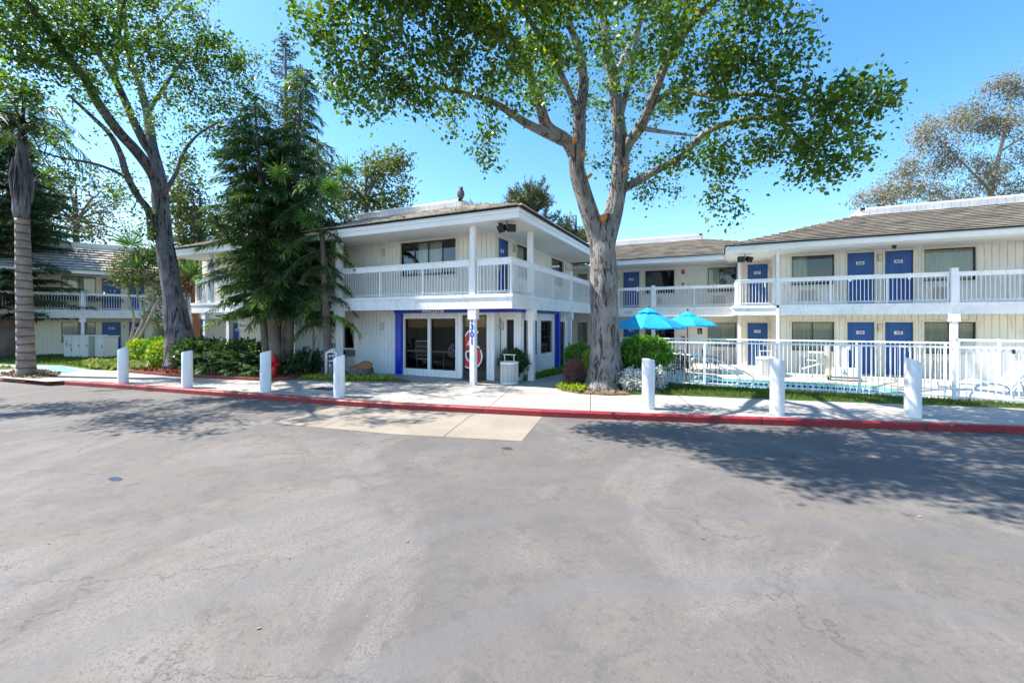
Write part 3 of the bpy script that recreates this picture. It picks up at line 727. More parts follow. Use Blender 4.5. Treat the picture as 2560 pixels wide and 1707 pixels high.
def grille(B, x, y, rz, wd, z0, z1):
    b = MB(); b.box(0, wd, -.03, 0, z0, z1)
    n = int((z1-z0)/.03)
    for k in range(n): z = z0+.01+k*(z1-z0-.01)/n; b.box(.03, wd*.62, -.045, -.03, z, z+.014, 1)
    b.build('air_conditioner', [M['wall'], M['acgrey']], B, loc=(x, y, 0), rz=rz)
def railing(B, x, y, rz, L, z0, ztop, hand=.18, posts=(), pitch=.115, hw=.075, side_posts=True):
    """handrail, pickets and thin steel posts from (x,y) along local +x"""
    b = MB(); b.box(0, L, -hw/2, hw/2, ztop-hand, ztop); o = b.build('railing', M['white'], B, loc=(x, y, 0), rz=rz, bevel=.006)
    c = MB(); c.box(-.02, L+.02, -hw/2-.03, hw/2+.03, ztop, ztop+.03); c.build('handrail', M['white'], o)
    p = MB(); n = max(1, int(L/pitch)); zt = ztop-hand
    for k in range(1, n): xx = L*k/n; p.box(xx-.009, xx+.009, -.009, .009, z0+.11, zt)
    p.box(0, L, -.012, .012, z0+.045, z0+.065); p.box(0, L, -.012, .012, z0+.09, z0+.11)
    p.build('pickets', M['white'], o)
    for xx in [.03, L-.03]+list(posts):
        q = MB(); q.box(xx-.022, xx+.022, -.022, .022, z0, zt); q.build('stanchion', M['white'], o)
    return o
def post(B, x, y, z0, z1, wd=.17, cap=None, name='post', number=None):
    b = MB(); h = wd/2; b.box(x-h, x+h, y-h, y+h, z0, z1)
    if cap: b.box(x-h-.06, x+h+.06, y-h-.025, y+h+.025, cap[0], cap[1])
    o = b.build(name, M['white'], B, bevel=.008)
    if number:
        t = MB()
        for i, ch in enumerate(number): t.text(ch, .27, x, y-h-.006, 2.02-i*.235, 0, bold=.012)
        t.build('house_number', M['numeral'], o)
    return o
def roofplane(B, e0, e1, t1, t0, name='roof', course=.345, mess=0):
    """shake roof face: e0->e1 along the eave, t0 above e0, t1 above e1; stepped courses of separate shakes"""
    e0, e1, t0, t1 = map(Vector, (e0, e1, t0, t1)); nrm = (e1-e0).cross(t0-e0 if (t0-e0).length > .1 else t1-e0).normalized()
    if nrm.z < 0: nrm = -nrm
    H = max((t0-e0).length, (t1-e1).length); n = max(3, int(H/course)); V = []; F = []; T = []
    ax = (e1-e0).normalized()
    def P(u, v, lift): return e0.lerp(t0, v).lerp(e1.lerp(t1, v), u)+nrm*lift
    for k in range(n):
        v0, v1 = k/n, (k+1)/n; L = ((e1.lerp(t1, v0))-(e0.lerp(t0, v0))).length; L = max(L, .05); x = 0; row = random.uniform(-.12, .12)
        while x < L:
            wd = random.uniform(.16, .42); u0, u1 = x/L, min(1, (x+wd-.008)/L); up_ = .095+random.uniform(0, .008); dz = -random.uniform(0, .025)*(1/n)/.1
            vo = v0-.045/H; a, c, d, e = P(u0, vo, up_), P(u1, vo, up_), P(u1, v1, .012), P(u0, v1, .012)
            a2, c2 = P(u0, vo, up_-.028), P(u1, vo, up_-.028); s = len(V)
            V += [a, c, d, e, a2, c2, P(u0, v1, -.01), P(u1, v1, -.01)]
            F += [(s, s+1, s+2, s+3), (s+4, s+5, s+1, s), (s+4, s, s+3, s+6), (s+5, s+7, s+2, s+1), (s+4, s+6, s+7, s+5)]
            t_ = min(1, max(0, random.betavariate(2, 2)+row)); T += [.25+.75*t_, .5+.4*t_, t_, t_, 0]
            x += wd
    s = len(V); V += [P(0, 0, -.03), P(1, 0, -.03), P(1, 1, -.01), P(0, 1, -.01)]; F.append((s, s+1, s+2, s+3)); T.append(.2)
    me = bpy.data.meshes.new(name); me.from_pydata([tuple(v) for v in V], [], F); me.materials.append(M['shake']); a = me.attributes.new('tint', 'FLOAT', 'FACE'); a.data.foreach_set('value', T)
    o = bpy.data.objects.new(name, me); link(o, B)
    if mess:
        C = []; 
        for _ in range(mess):
            u, v = random.random(), random.random()**1.3*.9; C.append(tuple(P(u, v, .06)))
        leafmesh('fallen_needles', C, .15, .18, M['mess'], o, spread=1, up=2, flatz=.12)
    return o
def miter(path, d):
    out = []
    for i, p in enumerate(path):
        p = Vector(p[:2]); dirs = []
        if i > 0: dirs.append((p-Vector(path[i-1][:2])).normalized())
        if i < len(path)-1: dirs.append((Vector(path[i+1][:2])-p).normalized())
        ns = [Vector((-t.y, t.x)) for t in dirs]; n_ = sum(ns, Vector((0, 0))).normalized(); out.append(p+n_*(d/max(.3, n_.dot(ns[0]))))
    return out
def runbox(b, pts, o0, o1, za, zb):
    A, C = miter(pts, o0), miter(pts, o1)
    for i in range(len(pts)-1):
        q = [A[i], A[i+1], C[i+1], C[i]]; lo = [(*p, za) for p in q]; hi = [(*p, zb) for p in q]
        b.face(lo[::-1]); b.face(hi); b.face([lo[0], lo[1], hi[1], hi[0]]); b.face([lo[2], lo[3], hi[3], hi[2]])
        if i == 0: b.face([lo[3], lo[0], hi[0], hi[3]])
        if i == len(pts)-2: b.face([lo[1], lo[2], hi[2], hi[1]])
def eave(B, pts, z0, z1, wd=.10, name='fascia'):
    b = MB(); zm = z1-(z1-z0)*.42; runbox(b, pts, 0, wd, z0, zm); runbox(b, pts, -.05, wd, zm, z1); return b.build(name, M['fascia'], B)
def slab(B, poly_, z0, z1, name, mat):
    b = MB(); ar = sum(poly_[i][0]*poly_[(i+1) % len(poly_)][1]-poly_[(i+1) % len(poly_)][0]*poly_[i][1] for i in range(len(poly_)))
    q = poly_ if ar > 0 else poly_[::-1]; b.poly(q, z1)
    tri = MB(); b2 = geometry.tessellate_polygon([[Vector((p[0], p[1], 0)) for p in q]])
    for t in b2:
        r = [q[i] for i in t]; A = (r[1][0]-r[0][0])*(r[2][1]-r[0][1])-(r[2][0]-r[0][0])*(r[1][1]-r[0][1])
        if A > 0: r = r[::-1]
        b.face([(p[0], p[1], z0) for p in r])
    for i in range(len(q)): a, c = q[i], q[(i+1) % len(q)]; b.face([(*a, z0), (*c, z0), (*c, z1), (*a, z1)])
    return b.build(name, M[mat], B)
def beamrun(B, pts, z0, z1, th=.14, name='beam', mat='beam'):
    b = MB(); runbox(b, pts, 0, th, z0, z1-.11); runbox(b, pts, -.03, th, z1-.11, z1); return b.build(name, M[mat], B)
def floodlight(B, p, rz=0):
    o = MB(); o.tube([(0, 0, .22), (0, 0, .05)], .02, 6); o.tube([(-.12, 0, .06), (.12, 0, .06)], .02, 6); r = o.build('floodlight', M['black'], B, loc=p, rz=rz)
    for s in (-1, 1):
        h = MB(); h.xf = Matrix.Translation((s*.15, -.02, 0)) @ Matrix.Rotation(s*.5, 4, 'Z') @ Matrix.Rotation(.5, 4, 'X')
        h.box(-.12, .12, -.06, .08, -.10, .09); h.box(-.14, .14, -.075, -.06, -.12, .11); h.build('lamp_head', M['black'], r)
    return r
def dome(B, p):
    b = MB(); b.lathe([(.07, .08), (.07, .03), (.055, 0), (.045, -.03), (.02, -.055), (.001, -.06)], 14); b.v = [(x+p[0], y+p[1], z+p[2]) for x, y, z in b.v]; return b.build('camera_dome', M['black'], B, smooth=True)
def parapet(B, x, y, rz, L, z0, z1, name='parapet'):
    o = wall(B, x, y, rz, L, z0, z1, mat='wallw', name=name, pitch=.24)
    b = MB(); b.box(-.06, L+.06, -.06, .10, z1, z1+.06); b.build('coping', M['white'], o); return o
H90 = R(90)

# ------------------------------------------------------------------ right wing (rooms 105-107, 205-207)
B = empty('motel_wing', (2.25, 21.1, 0), label='two storey beige motel wing behind the pool with blue doors 105, 106, 205 and 206', cat='building', group='wings of the motel')
ox, oy = 2.25, 21.1
def X(x): return x-ox
def Y(y): return y-oy
WN = [(2.84, 4.28, 'full', 'half'), (7.02, 8.44, 'full', 'full')]; DR = [(4.70, 5.55, '106', '206', 'R'), (5.87, 6.70, '105', '205', 'L')]
EX = [(11.2, 12.6)]
for lvl, (z0, z1, fz, sill, head) in enumerate(((0, 2.7, 0, .87, 2.04), (2.72, 4.9, 2.72, 3.55, 4.74))):
    ops = [(X(a), X(c), sill, head, 1) for a, c, *_ in WN]+[(X(a), X(c), fz, fz+2.03) for a, c, *_ in DR]+[(X(a), X(c), sill, head, 1) for a, c in EX]
    wall(B, 0, 0, 0, 13.8, z0, z1, ops)
    for a, c, cl0, cl1 in WN: window(B, X(a), 0, 0, c-a, sill, head, (cl0, cl1)[lvl], sashes=2 if lvl == 0 else 1)
    for a, c in EX: window(B, X(a), 0, 0, c-a, sill, head, 'full')
    for a, c, n0, n1, hg in DR: door(B, X(a), 0, 0, c-a, fz, fz+2.03, (n0, n1)[lvl], hg)
    lamp(B, X(5.71), 0, 0, (1.8, 4.5)[lvl])
    for a, c, *_ in WN: grille(B, X(a)+.2, 0, 0, 1.05, fz+.18, fz+.62)
    wall(B, X(.98), Y(23), 0, 1.27, z0, z1, [(.36, 1.18, fz, fz+2.0)], name='recess_wall')
    door(B, X(1.34), Y(23), 0, .82, fz, fz+2.0, ('107', '207')[lvl], 'L')
    wall(B, 0, Y(23), -H90, 1.9, z0, z1, name='recess_side_wall')
    lamp(B, -.0, Y(22.5), -H90, (1.8, 4.5)[lvl])
    wall(B, X(.95), Y(24.02), -H90, 1.02, z0, z1, name='recess_side_wall')
wall(B, 13.8, 0, H90, 9, 0, 4.9, name='end_wall', plain=True)
slab(B, [(X(.66), Y(19.78)), (X(16), Y(19.78)), (X(16), Y(21.1)), (0, Y(21.1)), (0, Y(23)), (X(.66), Y(23))], 2.5, 2.715, 'walkway_floor', 'soffit')
beamrun(B, [(X(.65), Y(22.5)), (X(.65), Y(19.7)), (X(16), Y(19.7))], 2.31, 2.70)
slab(B, [(X(.5), Y(19.28)), (X(16), Y(19.28)), (X(16), Y(23.5)), (X(.5), Y(23.5))], 4.86, 4.9, 'soffit', 'soffit')
eave(B, [(X(.42), Y(22.2)), (X(.42), Y(19.2)), (X(16), Y(19.2))], 4.84, 5.03)
roofplane(B, (X(.36), Y(19.12), 5.03), (X(16), Y(19.12), 5.03), (X(16), Y(21.2), 6.19), (X(5.15), Y(21.2), 6.19))
roofplane(B, (X(.36), Y(27), 5.03), (X(.36), Y(19.12), 5.03), (X(5.15), Y(21.2), 6.19), (X(5.15), Y(23.5), 6.19))
parapet(B, X(5.18), Y(21.2), 0, 10.8, 6.0, 6.43); parapet(B, X(5.18), Y(26.2), -H90, 5, 6.0, 6.43)
post(B, X(2.19), Y(19.72), 0, 4.86, .10); post(B, X(.98), Y(22.45), 0, 4.9, .13); post(B, X(7.33), Y(19.72), 0, 2.31, .17, (2.05, 2.31)); post(B, X(7.33), Y(19.72), 2.70, 3.88, .19)
post(B, X(12.6), Y(19.72), 0, 4.86, .12)
railing(B, X(.86), Y(19.75), 0, 1.27, 2.7, 3.72, .12); railing(B, X(2.25), Y(19.75), 0, 4.97, 2.7, 3.72, .12, (1.65, 3.3)); railing(B, X(7.44), Y(19.75), 0, 5.1, 2.7, 3.72, .12, (1.7, 3.4))
railing(B, X(.80), Y(22.4), -H90, 2.6, 2.7, 3.72, .12)
floodlight(B, (X(1.1), Y(20.4), 4.66), .3); dome(B, (X(5.95), Y(20.4), 4.78))

# ------------------------------------------------------------------ middle wing (108 / 208)
B = empty('motel_wing', (-2, 24, 0), label='shorter motel wing set back behind the blue umbrellas, with blue doors 108 and 208', cat='building', group='wings of the motel'); ox, oy = -2, 24
for lvl, (z0, z1, fz, sill, head) in enumerate(((0, 2.75, 0, .80, 1.99), (2.77, 4.98, 2.77, 3.55, 4.76))):
    ops = [(X(-3.43)+7, X(-1.96)+7, sill, head, 1), (X(-.37)+7, X(.92)+7, sill, head, 1), (X(-4.59)+7, X(-3.73)+7, fz, fz+1.98), (X(-7.15)+7, X(-6.6)+7, sill, head, 1)]
    wall(B, -7, 0, 0, 9.95, z0, z1, ops)
    window(B, X(-3.43), 0, 0, 1.47, sill, head, ('dark', 'none')[lvl], sashes=1+(lvl == 0)); window(B, X(-.37), 0, 0, 1.29, sill, head, ('full', 'half')[lvl], sashes=1)
    window(B, X(-7.15), 0, 0, .55, sill, head, 'full', sashes=1)
    door(B, X(-4.59), 0, 0, .86, fz, fz+1.98, ('108', '208')[lvl], 'L'); lamp(B, X(-4.82), 0, 0, (1.7, 4.45)[lvl])
    grille(B, X(-3.2), 0, 0, 1.0, fz+.15, fz+.6); grille(B, X(-.2), 0, 0, 1.0, fz+.15, fz+.6)
b = MB(); b.box(X(-1.62), X(-1.45), -.04, 0, 4.52, 4.74); b.build('alarm_box', M['decal'], B); b = MB(); b.box(X(-1.6), X(-1.5), -.03, 0, 3.93, 4.06); b.build('switch_box', M['bin'], B)
b = MB(); b.box(X(-1.6), X(-1.44), -.1, 0, .9, 1.3); b.build('fire_extinguisher_box', M['decal'], B)
b = MB(); b.box(X(-.85), X(-.63), -.015, 0, 1.42, 1.72); b.tube([(X(-.76), -.02, 1.62), (X(-.76), -.02, 1.54), (X(-.70), -.02, 1.54), (X(-.67), -.02, 1.49)], .008, 5, 1)
b.tube([(X(-.75)+.055*math.cos(a), -.02, 1.53+.05*math.sin(a)) for a in [2+.4*q for q in range(11)]], .007, 5, 1); b.lathe([(.001, 1.635), (.014, 1.64), (.014, 1.655), (.001, 1.66)], 8, 1, X(-.76), -.02); b.text('LIFT', .03, X(-.74), -.017, 1.43, 1)
b.build('accessible_sign', [M['ink'], M['white']], B)
slab(B, [(X(-9), Y(22.58)), (X(.64), Y(22.58)), (X(.64), 0), (X(-9), 0)], 2.5, 2.765, 'walkway_floor', 'soffit')
beamrun(B, [(X(-5.5), Y(22.5)), (X(.64), Y(22.5))], 2.30, 2.77)
slab(B, [(X(-9), Y(22.08)), (X(.5), Y(22.08)), (X(.5), 0), (X(-9), 0)], 4.93, 4.98, 'soffit', 'soffit')
eave(B, [(X(-5.3), Y(22)), (X(.42), Y(22))], 4.92, 5.12)
roofplane(B, (X(-9), Y(21.92), 5.10), (X(4.5), Y(21.92), 5.10), (X(-.7), Y(24), 6.22), (X(-9), Y(24), 6.22))
roofplane(B, (X(4.5), Y(21.92), 5.10), (X(4.5), Y(30), 5.10), (X(-.7), Y(30), 6.22), (X(-.7), Y(24), 6.22))
parapet(B, X(-9), Y(24), 0, 8.32, 6.05, 6.47); parapet(B, X(-.68), Y(24), H90, 4, 6.05, 6.47)
post(B, X(-2.83), Y(22.53), 0, 2.3, .15); post(B, X(-2.83), Y(22.53), 2.77, 3.86, .17); post(B, X(-4.72), Y(22.4), 2.3, 4.93, .12)
railing(B, X(-4.6), Y(22.53), 0, 1.68, 2.77, 3.75, .11); railing(B, X(-2.74), Y(22.53), 0, 3.55, 2.77, 3.75, .11, (1.8,))
b = MB(); b.box(X(-4.35), X(-3.75), Y(22.485), Y(22.499), 2.42, 2.62, 0)
for i in range(4): b.box(X(-4.28), X(-3.85+.03*(i % 2)), Y(22.482), Y(22.485), 2.455+i*.04, 2.468+i*.04, 1)
b.build('notice_board', [M['white'], M['numeral']], B)
b = MB(); b.tube([(X(-4.75), Y(22.35), 2.7), (X(-4.75), Y(22.35), 2.35), (X(-4.85), Y(22.35), 2.2)], .05, 8); b.build('downpipe', M['white'], B)

# ------------------------------------------------------------------ lobby wing
B = empty('motel_lobby_wing', (-7, 12, 0), label='white corner wing of the motel with blue framed lobby windows under its balcony', cat='building', group='wings of the motel'); ox, oy = -7, 12
wx = -16.65
ops = [(-14.07-wx, -13.48-wx, .95, 1.98, 1), (-10.87-wx, -9.78-wx, .26, 2.17, 1), (-9.66-wx, -8.55-wx, .26, 2.17, 1), (-8.27-wx, -7.27-wx, 0, 2.29, 1)]
wall(B, X(wx), Y(13.3), 0, 9.68, 0, 2.93, ops, 'wallw', pitch=.19)
window(B, X(-14.07), Y(13.3), 0, .59, .95, 1.98, 'dark', 'white', sashes=1)
for a, c in ((-10.87, -9.78), (-9.66, -8.55)):
    o = window(B, X(a), Y(13.3), 0, c-a, .26, 2.17, 'none', 'white', sashes=1, tw=.055)
    b = MB(); L = c-a; b.box(.03, L-.03, .05, .10, .90, .96); b.box(L/2-.015, L/2+.015, .05, .10, .26, .90); b.build('window_bar', M['dark'], o)
    # lobby things behind the glass
    b = MB()
    if a < -10:
        b.box(.28, .95, .34, .36, .62, 1.28, 0); b.box(.25, .98, .36, .37, .59, 1.31, 1); b.text("We'll leave", .11, .33, .335, 1.06, 1, 'LEFT'); b.text('the light', .11, .33, .335, .90, 1, 'LEFT'); b.text('on for you.', .11, .33, .335, .74, 1, 'LEFT')
        b.build('window_sign', [M['ink'], M['white']], o)
    else:
        b.text('6', .62, .72, .338, .76, 1, bold=.03); b.text('6', .62, .72, .334, .76, 0, bold=.008); b.build('window_sign', [M['logo'], M['white']], o)
# glass lobby door with the big red six
b = MB(); b.box(0, .07, .05, .10, 0, 2.29); b.box(.93, 1.0, .05, .10, 0, 2.29); b.box(.07, .93, .05, .10, 2.22, 2.29); b.box(.07, .93, .05, .10, 0, .28); b.box(.07, .93, .04, .09, 1.06, 1.10)
o = b.build('lobby_door', M['dark'], B, loc=(X(-8.27), Y(13.3), 0)); b = MB(); b.face([(.07, .07, .28), (.93, .07, .28), (.93, .07, 2.22), (.07, .07, 2.22)]); b.build('pane', M['glassdark'], o)
def clipped_six(zoff, bold, y, mat, name, xc=.30, size=2.05, x0=.08, x1=.92):
    vs, fs = text_geo('6', size, 'CENTER', bold); mb = MB()
    for f in fs:
        p = [(xc+vs[i][0], zoff+vs[i][1]) for i in f]
        for lim, sgn in ((x0, 1), (x1, -1)):
            q = []
            for i in range(len(p)):
                a, c = p[i-1], p[i]; da, dc = sgn*(a[0]-lim), sgn*(c[0]-lim)
                if da*dc < 0: u = da/(da-dc); q.append((lim, a[1]+(c[1]-a[1])*u))
                if dc >= 0: q.append(c)
            p = q
            if len(p) < 3: break
        if len(p) >= 3: mb.face([(a, y, c) for a, c in p])
    mb.build(name, M[mat], o)
clipped_six(.42, .06, .064, 'white', 'logo_outline'); clipped_six(.42, .005, .060, 'decal', 'logo')
# walls beside the door, return and lattice windows
wall(B, X(-6.97), Y(13.3), H90, .5, 0, 2.93, mat='wallw', name='return_wall', plain=True)
wall(B, X(-6.97), Y(13.8), 0, .82, 0, 2.93, [(.24, .53, .90, 2.12, 1)], 'wallw', name='return_wall'); window(B, X(-6.73), Y(13.8), 0, .29, .90, 2.12, 'none', 'white', sashes=1, muntin=(1, 5), tw=.09)
lamp(B, X(-6.88), Y(13.8), 0, 1.88)
ops = [(.15, .50, .82, 2.10, 1), (1.02, 1.40, .82, 2.08, 1), (1.78, 3.08, .80, 2.09, 1), (3.75, 4.7, .08, 2.05, 1)]
wall(B, X(-6.15), Y(13.8), H90, 5.3, 0, 2.93, ops, 'wallw', name='side_wall', pitch=.15)
for i, (a, c, z0, z1, _) in enumerate(ops): window(B, X(-6.15), Y(13.8+a), H90, c-a, z0, z1, 'none' if i < 3 else 'full', 'white', sashes=1, muntin=((2, 4), (2, 4), (4, 4), None)[i])
wall(B, X(-6.15), Y(19.1), R(180), 2.0, 0, 2.93, mat='wallt', name='end_wall', plain=True)
wall(B, X(-8.1), Y(19.1), H90, 5, 0, 2.93, mat='wall', name='passage_wall')
# blue frame
b = MB(); b.box(X(-11.24), X(-10.96), Y(13.17), Y(13.30), .03, 2.37); b.box(X(-11.24), X(-6.0), Y(13.10), Y(13.24), 2.37, 2.50)
b.box(X(-6.13), X(-6.0), Y(13.24), Y(17.45), 2.37, 2.50); b.box(X(-6.13), X(-5.96), Y(17.22), Y(17.45), .03, 2.37)
o = b.build('lobby_frame', M['band'], B, bevel=.008); b = MB(); b.text('welcome', .27, X(-9.42), Y(13.094), 2.375, 0, bold=.004); b.build('welcome_lettering', M['white'], o)
# office recess and left end
b = MB(); b.box(X(-16.35), X(-15.62), Y(12.2), Y(13.3), 0, 2.46); b.build('wing_wall', M['wallw'], B)
wall(B, X(-24.7), Y(15), 0, 8.3, 0, 2.93, [(.5, 1.1, 0, 2.0), (3.2, 5.3, .7, 2.12, 1)], 'wallt', name='office_wall', pitch=.16)
door(B, X(-24.2), Y(15), 0, .6, 0, 2.0, '109', 'L'); window(B, X(-21.5), Y(15), 0, 2.1, .7, 2.12, 'none', 'white')
b = MB(); b.box(X(-23.72), X(-22.95), Y(14.965), Y(14.98), 1.66, 2.02); b.text('Office', .24, X(-23.42), Y(14.962), 1.76, 1, bold=.004); b.face([(X(-23.1), Y(14.962), 1.75), (X(-23.0), Y(14.962), 1.84), (X(-23.1), Y(14.962), 1.93)], 1); b.build('office_sign', [M['white'], M['ink']], B)
wall(B, X(-16.65), Y(15), -H90, 1.7, 0, 2.93, mat='wallt', name='office_return_wall')
# upper floor
ux = -24.0
wall(B, X(ux), Y(13.3), 0, 17.04, 2.93, 5.16, [(-11.07-ux, -8.54-ux, 3.78, 5.08, 1), (-20.5-ux, -18.6-ux, 3.8, 5.0, 1)], 'wall', pitch=.19)
o = window(B, X(-11.07), Y(13.3), 0, 2.53, 3.78, 5.08, 'sides', 'trim', sashes=4); window(B, X(-20.5), Y(13.3), 0, 1.9, 3.8, 5.0, 'sides', 'trim')
lamp(B, X(-11.93), Y(13.3), 0, 4.8); lamp(B, X(-11.93), Y(13.3), 0, 1.85); lamp(B, X(-16.1), Y(13.3), 0, 1.85)
ops = [(.28, 1.05, 2.93, 5.02), (1.85, 2.95, 3.78, 5.06, 1), (5.75, 7.45, 3.78, 5.05, 1)]
wall(B, X(-6.96), Y(13.3), H90, 9.1, 2.93, 5.16, ops, 'wall', name='side_wall', pitch=.19)
door(B, X(-6.96), Y(13.58), H90, .77, 2.93, 5.02, '202', 'R'); lamp(B, X(-6.96), Y(14.85), H90, 4.82); window(B, X(-6.96), Y(15.15), H90, 1.10, 3.78, 5.06, 'full', sashes=1); window(B, X(-6.96), Y(19.05), H90, 1.7, 3.78, 5.05, 'brown', sashes=1)
grille(B, X(-6.96), Y(15.2), H90, 1.0, 3.1, 3.55); grille(B, X(-6.96), Y(19.3), H90, 1.0, 3.1, 3.55); lamp(B, X(-6.96), Y(21.1), H90, 4.82)
wall(B, X(-6.96), Y(22.4), R(180), 3.0, 2.93, 5.16, mat='wallt', name='end_wall', plain=True)
wall(B, X(ux), Y(20), -H90, 6.7, 2.93, 5.16, name='end_wall', plain=True)
slab(B, [(X(-22.4), Y(12.1)), (X(-5.76), Y(12.1)), (X(-5.76), Y(22.5)), (X(-7), Y(22.5)), (X(-7), Y(13.4)), (X(-16.6), Y(13.4)), (X(-16.6), Y(15)), (X(-24.6), Y(15)), (X(-24.6), Y(13.4)), (X(-22.4), Y(13.4))], 2.66, 2.935, 'balcony_floor', 'soffit')
beamrun(B, [(X(-22.5), Y(13.3)), (X(-22.5), Y(12.0)), (X(-5.67), Y(12.0)), (X(-5.67), Y(22.5))], 2.46, 2.93)
slab(B, [(X(-23.5), Y(11.68)), (X(-5.36), Y(11.68)), (X(-5.36), Y(22.4)), (X(-9), Y(22.4)), (X(-9), Y(16)), (X(-23.5), Y(16))], 5.15, 5.19, 'soffit', 'soffit')
eave(B, [(X(-23.6), Y(17)), (X(-23.6), Y(11.6)), (X(-5.27), Y(11.6)), (X(-5.27), Y(22.3))], 5.13, 5.42)
roofplane(B, (X(-23.7), Y(11.52), 5.42), (X(-5.18), Y(11.52), 5.42), (X(-7.6), Y(13.3), 6.15), (X(-21), Y(13.3), 6.15), mess=2600)
roofplane(B, (X(-5.18), Y(11.52), 5.42), (X(-5.18), Y(24), 5.42), (X(-7.6), Y(24), 6.15), (X(-7.6), Y(13.3), 6.15))
parapet(B, X(-13.32), Y(13.31), 0, 5.0, 5.95, 6.41); parapet(B, X(-8.32), Y(13.31), H90, 9, 5.95, 6.41)
b = MB(); b.face([(X(-7.6), Y(13.3), 6.14), (X(-7.6), Y(24), 6.14), (X(-21), Y(24), 6.14), (X(-21), Y(13.3), 6.14)]); b.build('flat_roof', M['bin'], B)
wall(B, X(-13.32), Y(19), -H90, 5.6, 5.95, 6.4, mat='wallw', name='parapet', plain=True)
post(B, X(-7.12), Y(12.13), 0, 2.46, .18, (2.12, 2.46), 'column', number='1301'); post(B, X(-13.06), Y(12.13), 0, 2.46, .20, (2.16, 2.46), 'column'); post(B, X(-5.80), Y(13.85), 0, 2.46, .20, (2.10, 2.46), 'column'); post(B, X(-5.80), Y(18.2), 0, 2.46, .16, (2.12, 2.46), 'column'); post(B, X(-19.8), Y(12.13), 0, 2.46, .2, (2.16, 2.46), 'column'); post(B, X(-21.6), Y(12.13), 0, 2.46, .16, (2.16, 2.46), 'column')
post(B, X(-7.12), Y(12.13), 2.93, 5.15, .18); post(B, X(-13.06), Y(12.13), 2.93, 5.15, .2); post(B, X(-5.80), Y(13.75), 2.93, 5.15, .17); post(B, X(-5.80), Y(18.2), 2.93, 4.25, .17); post(B, X(-21.2), Y(12.13), 2.93, 5.15, .2); post(B, X(-17), Y(12.13), 2.93, 4.1, .18)
railing(B, X(-6.98), Y(12.13), 0, 1.24, 2.93, 4.03, .18); railing(B, X(-12.94), Y(12.13), 0, 5.7, 2.93, 4.03, .18, (1.9, 3.8)); railing(B, X(-16.88), Y(12.13), 0, 3.7, 2.93, 4.03, .18, (1.85,)); railing(B, X(-21.1), Y(12.13), 0, 4.0, 2.93, 4.03, .18, (2,)); railing(B, X(-22.4), Y(12.13), 0, 1.1, 2.93, 4.03, .18)
railing(B, X(-5.76), Y(12.13), H90, 1.5, 2.93, 4.03, .18); railing(B, X(-5.76), Y(13.88), H90, 4.2, 2.93, 4.03, .18, (2.1,)); railing(B, X(-5.76), Y(18.32), H90, 4.0, 2.93, 4.03, .18, (2,))
floodlight(B, (X(-5.85), Y(12.0), 4.95), .1); dome(B, (X(-6.15), Y(12.15), 5.08))
# through-wall air conditioner and meter panel
b = MB(); b.box(X(-14.05), X(-13.43), Y(13.0), Y(13.3), .66, .90); b.box(X(-13.85), X(-13.65), Y(12.985), Y(13.0), .70, .87, 1); b.build('air_conditioner', [M['bin'], M['chrome']], B)
b = MB(); b.box(X(-14.05), X(-13.3), Y(13.2), Y(13.3), .18, .62); b.build('meter_panel', M['cabinet'], B)
for q in (-14.73, -14.55):
    b = MB(); b.box(X(q)-.04, X(q)+.04, Y(13.27), Y(13.29), .96, 1.14); b.build('door_handle', M['dark'], B)

# ------------------------------------------------------------------ left wing (131 / 231)
B = empty('motel_wing', (*W(279, 804, 27.7)[:2], 0), R(67), label='shaded motel wing at the far left behind the palm, with blue doors 131 and 231', cat='building', group='wings of the motel')
for lvl, (z0, z1, fz, sill, head) in enumerate(((0, 2.72, 0, .80, 2.02), (2.76, 4.95, 2.76, 3.55, 4.85))):
    ops = [(-2.23, -.74, sill, head, 1), (-.45, .44, fz, fz+2.03), (.84, 1.6, fz, fz+2.03), (2.1, 3.4, sill, head, 1), (-6.6, -4.45, sill, head, 1)]
    wall(B, -12, 0, 0, 19, z0, z1, [tuple([q+12 for q in o[:2]]+list(o[2:])) for o in ops], 'wallt')
    window(B, -2.23, 0, 0, 1.49, sill, head, 'full'); window(B, 2.1, 0, 0, 1.3, sill, head, 'full'); window(B, -6.6, 0, 0, 2.15, sill, head, 'dark')
    door(B, -.45, 0, 0, .89, fz, fz+2.03, ('131', '231')[lvl], 'R'); door(B, .84, 0, 0, .76, fz, fz+2.03, ('130', '230')[lvl], 'L'); lamp(B, .60, 0, 0, (1.7, 4.6)[lvl])
slab(B, [(-12, -1.25), (7, -1.25), (7, 0), (-12, 0)], 2.55, 2.77, 'walkway_floor', 'soffit'); beamrun(B, [(-12, -1.3), (7, -1.3)], 2.27, 2.77)
slab(B, [(-12, -1.85), (7, -1.85), (7, 0), (-12, 0)], 4.92, 4.96, 'soffit', 'soffit'); eave(B, [(-12, -1.9), (7, -1.9)], 4.88, 5.08)
roofplane(B, (-12, -1.98, 5.08), (7, -1.98, 5.08), (7, 1.0, 6.75), (-12, 1.0, 6.75)); parapet(B, -12, 1.0, 0, 19, 6.6, 7.02)
for q in (-1.25, -6.5, 4): post(B, q, -1.25, 0, 2.27, .14, (2.0, 2.27)); post(B, q, -1.25, 2.77, 3.92, .17)
for a, c in ((-11.9, -6.6), (-6.4, -1.35), (-1.15, 3.9), (4.1, 6.9)): railing(B, a, -1.25, 0, c-a, 2.77, 3.74, .11, ((c-a)/2,))
wall(B, 7, 0, H90, 8, 0, 4.95, mat='wallt', name='end_wall', plain=True)
b = MB(); b.tube([(1, 4, 6.9), (1, 4, 7.9)], .04, 8); b.build('vent_pipe', M['bin'], B)

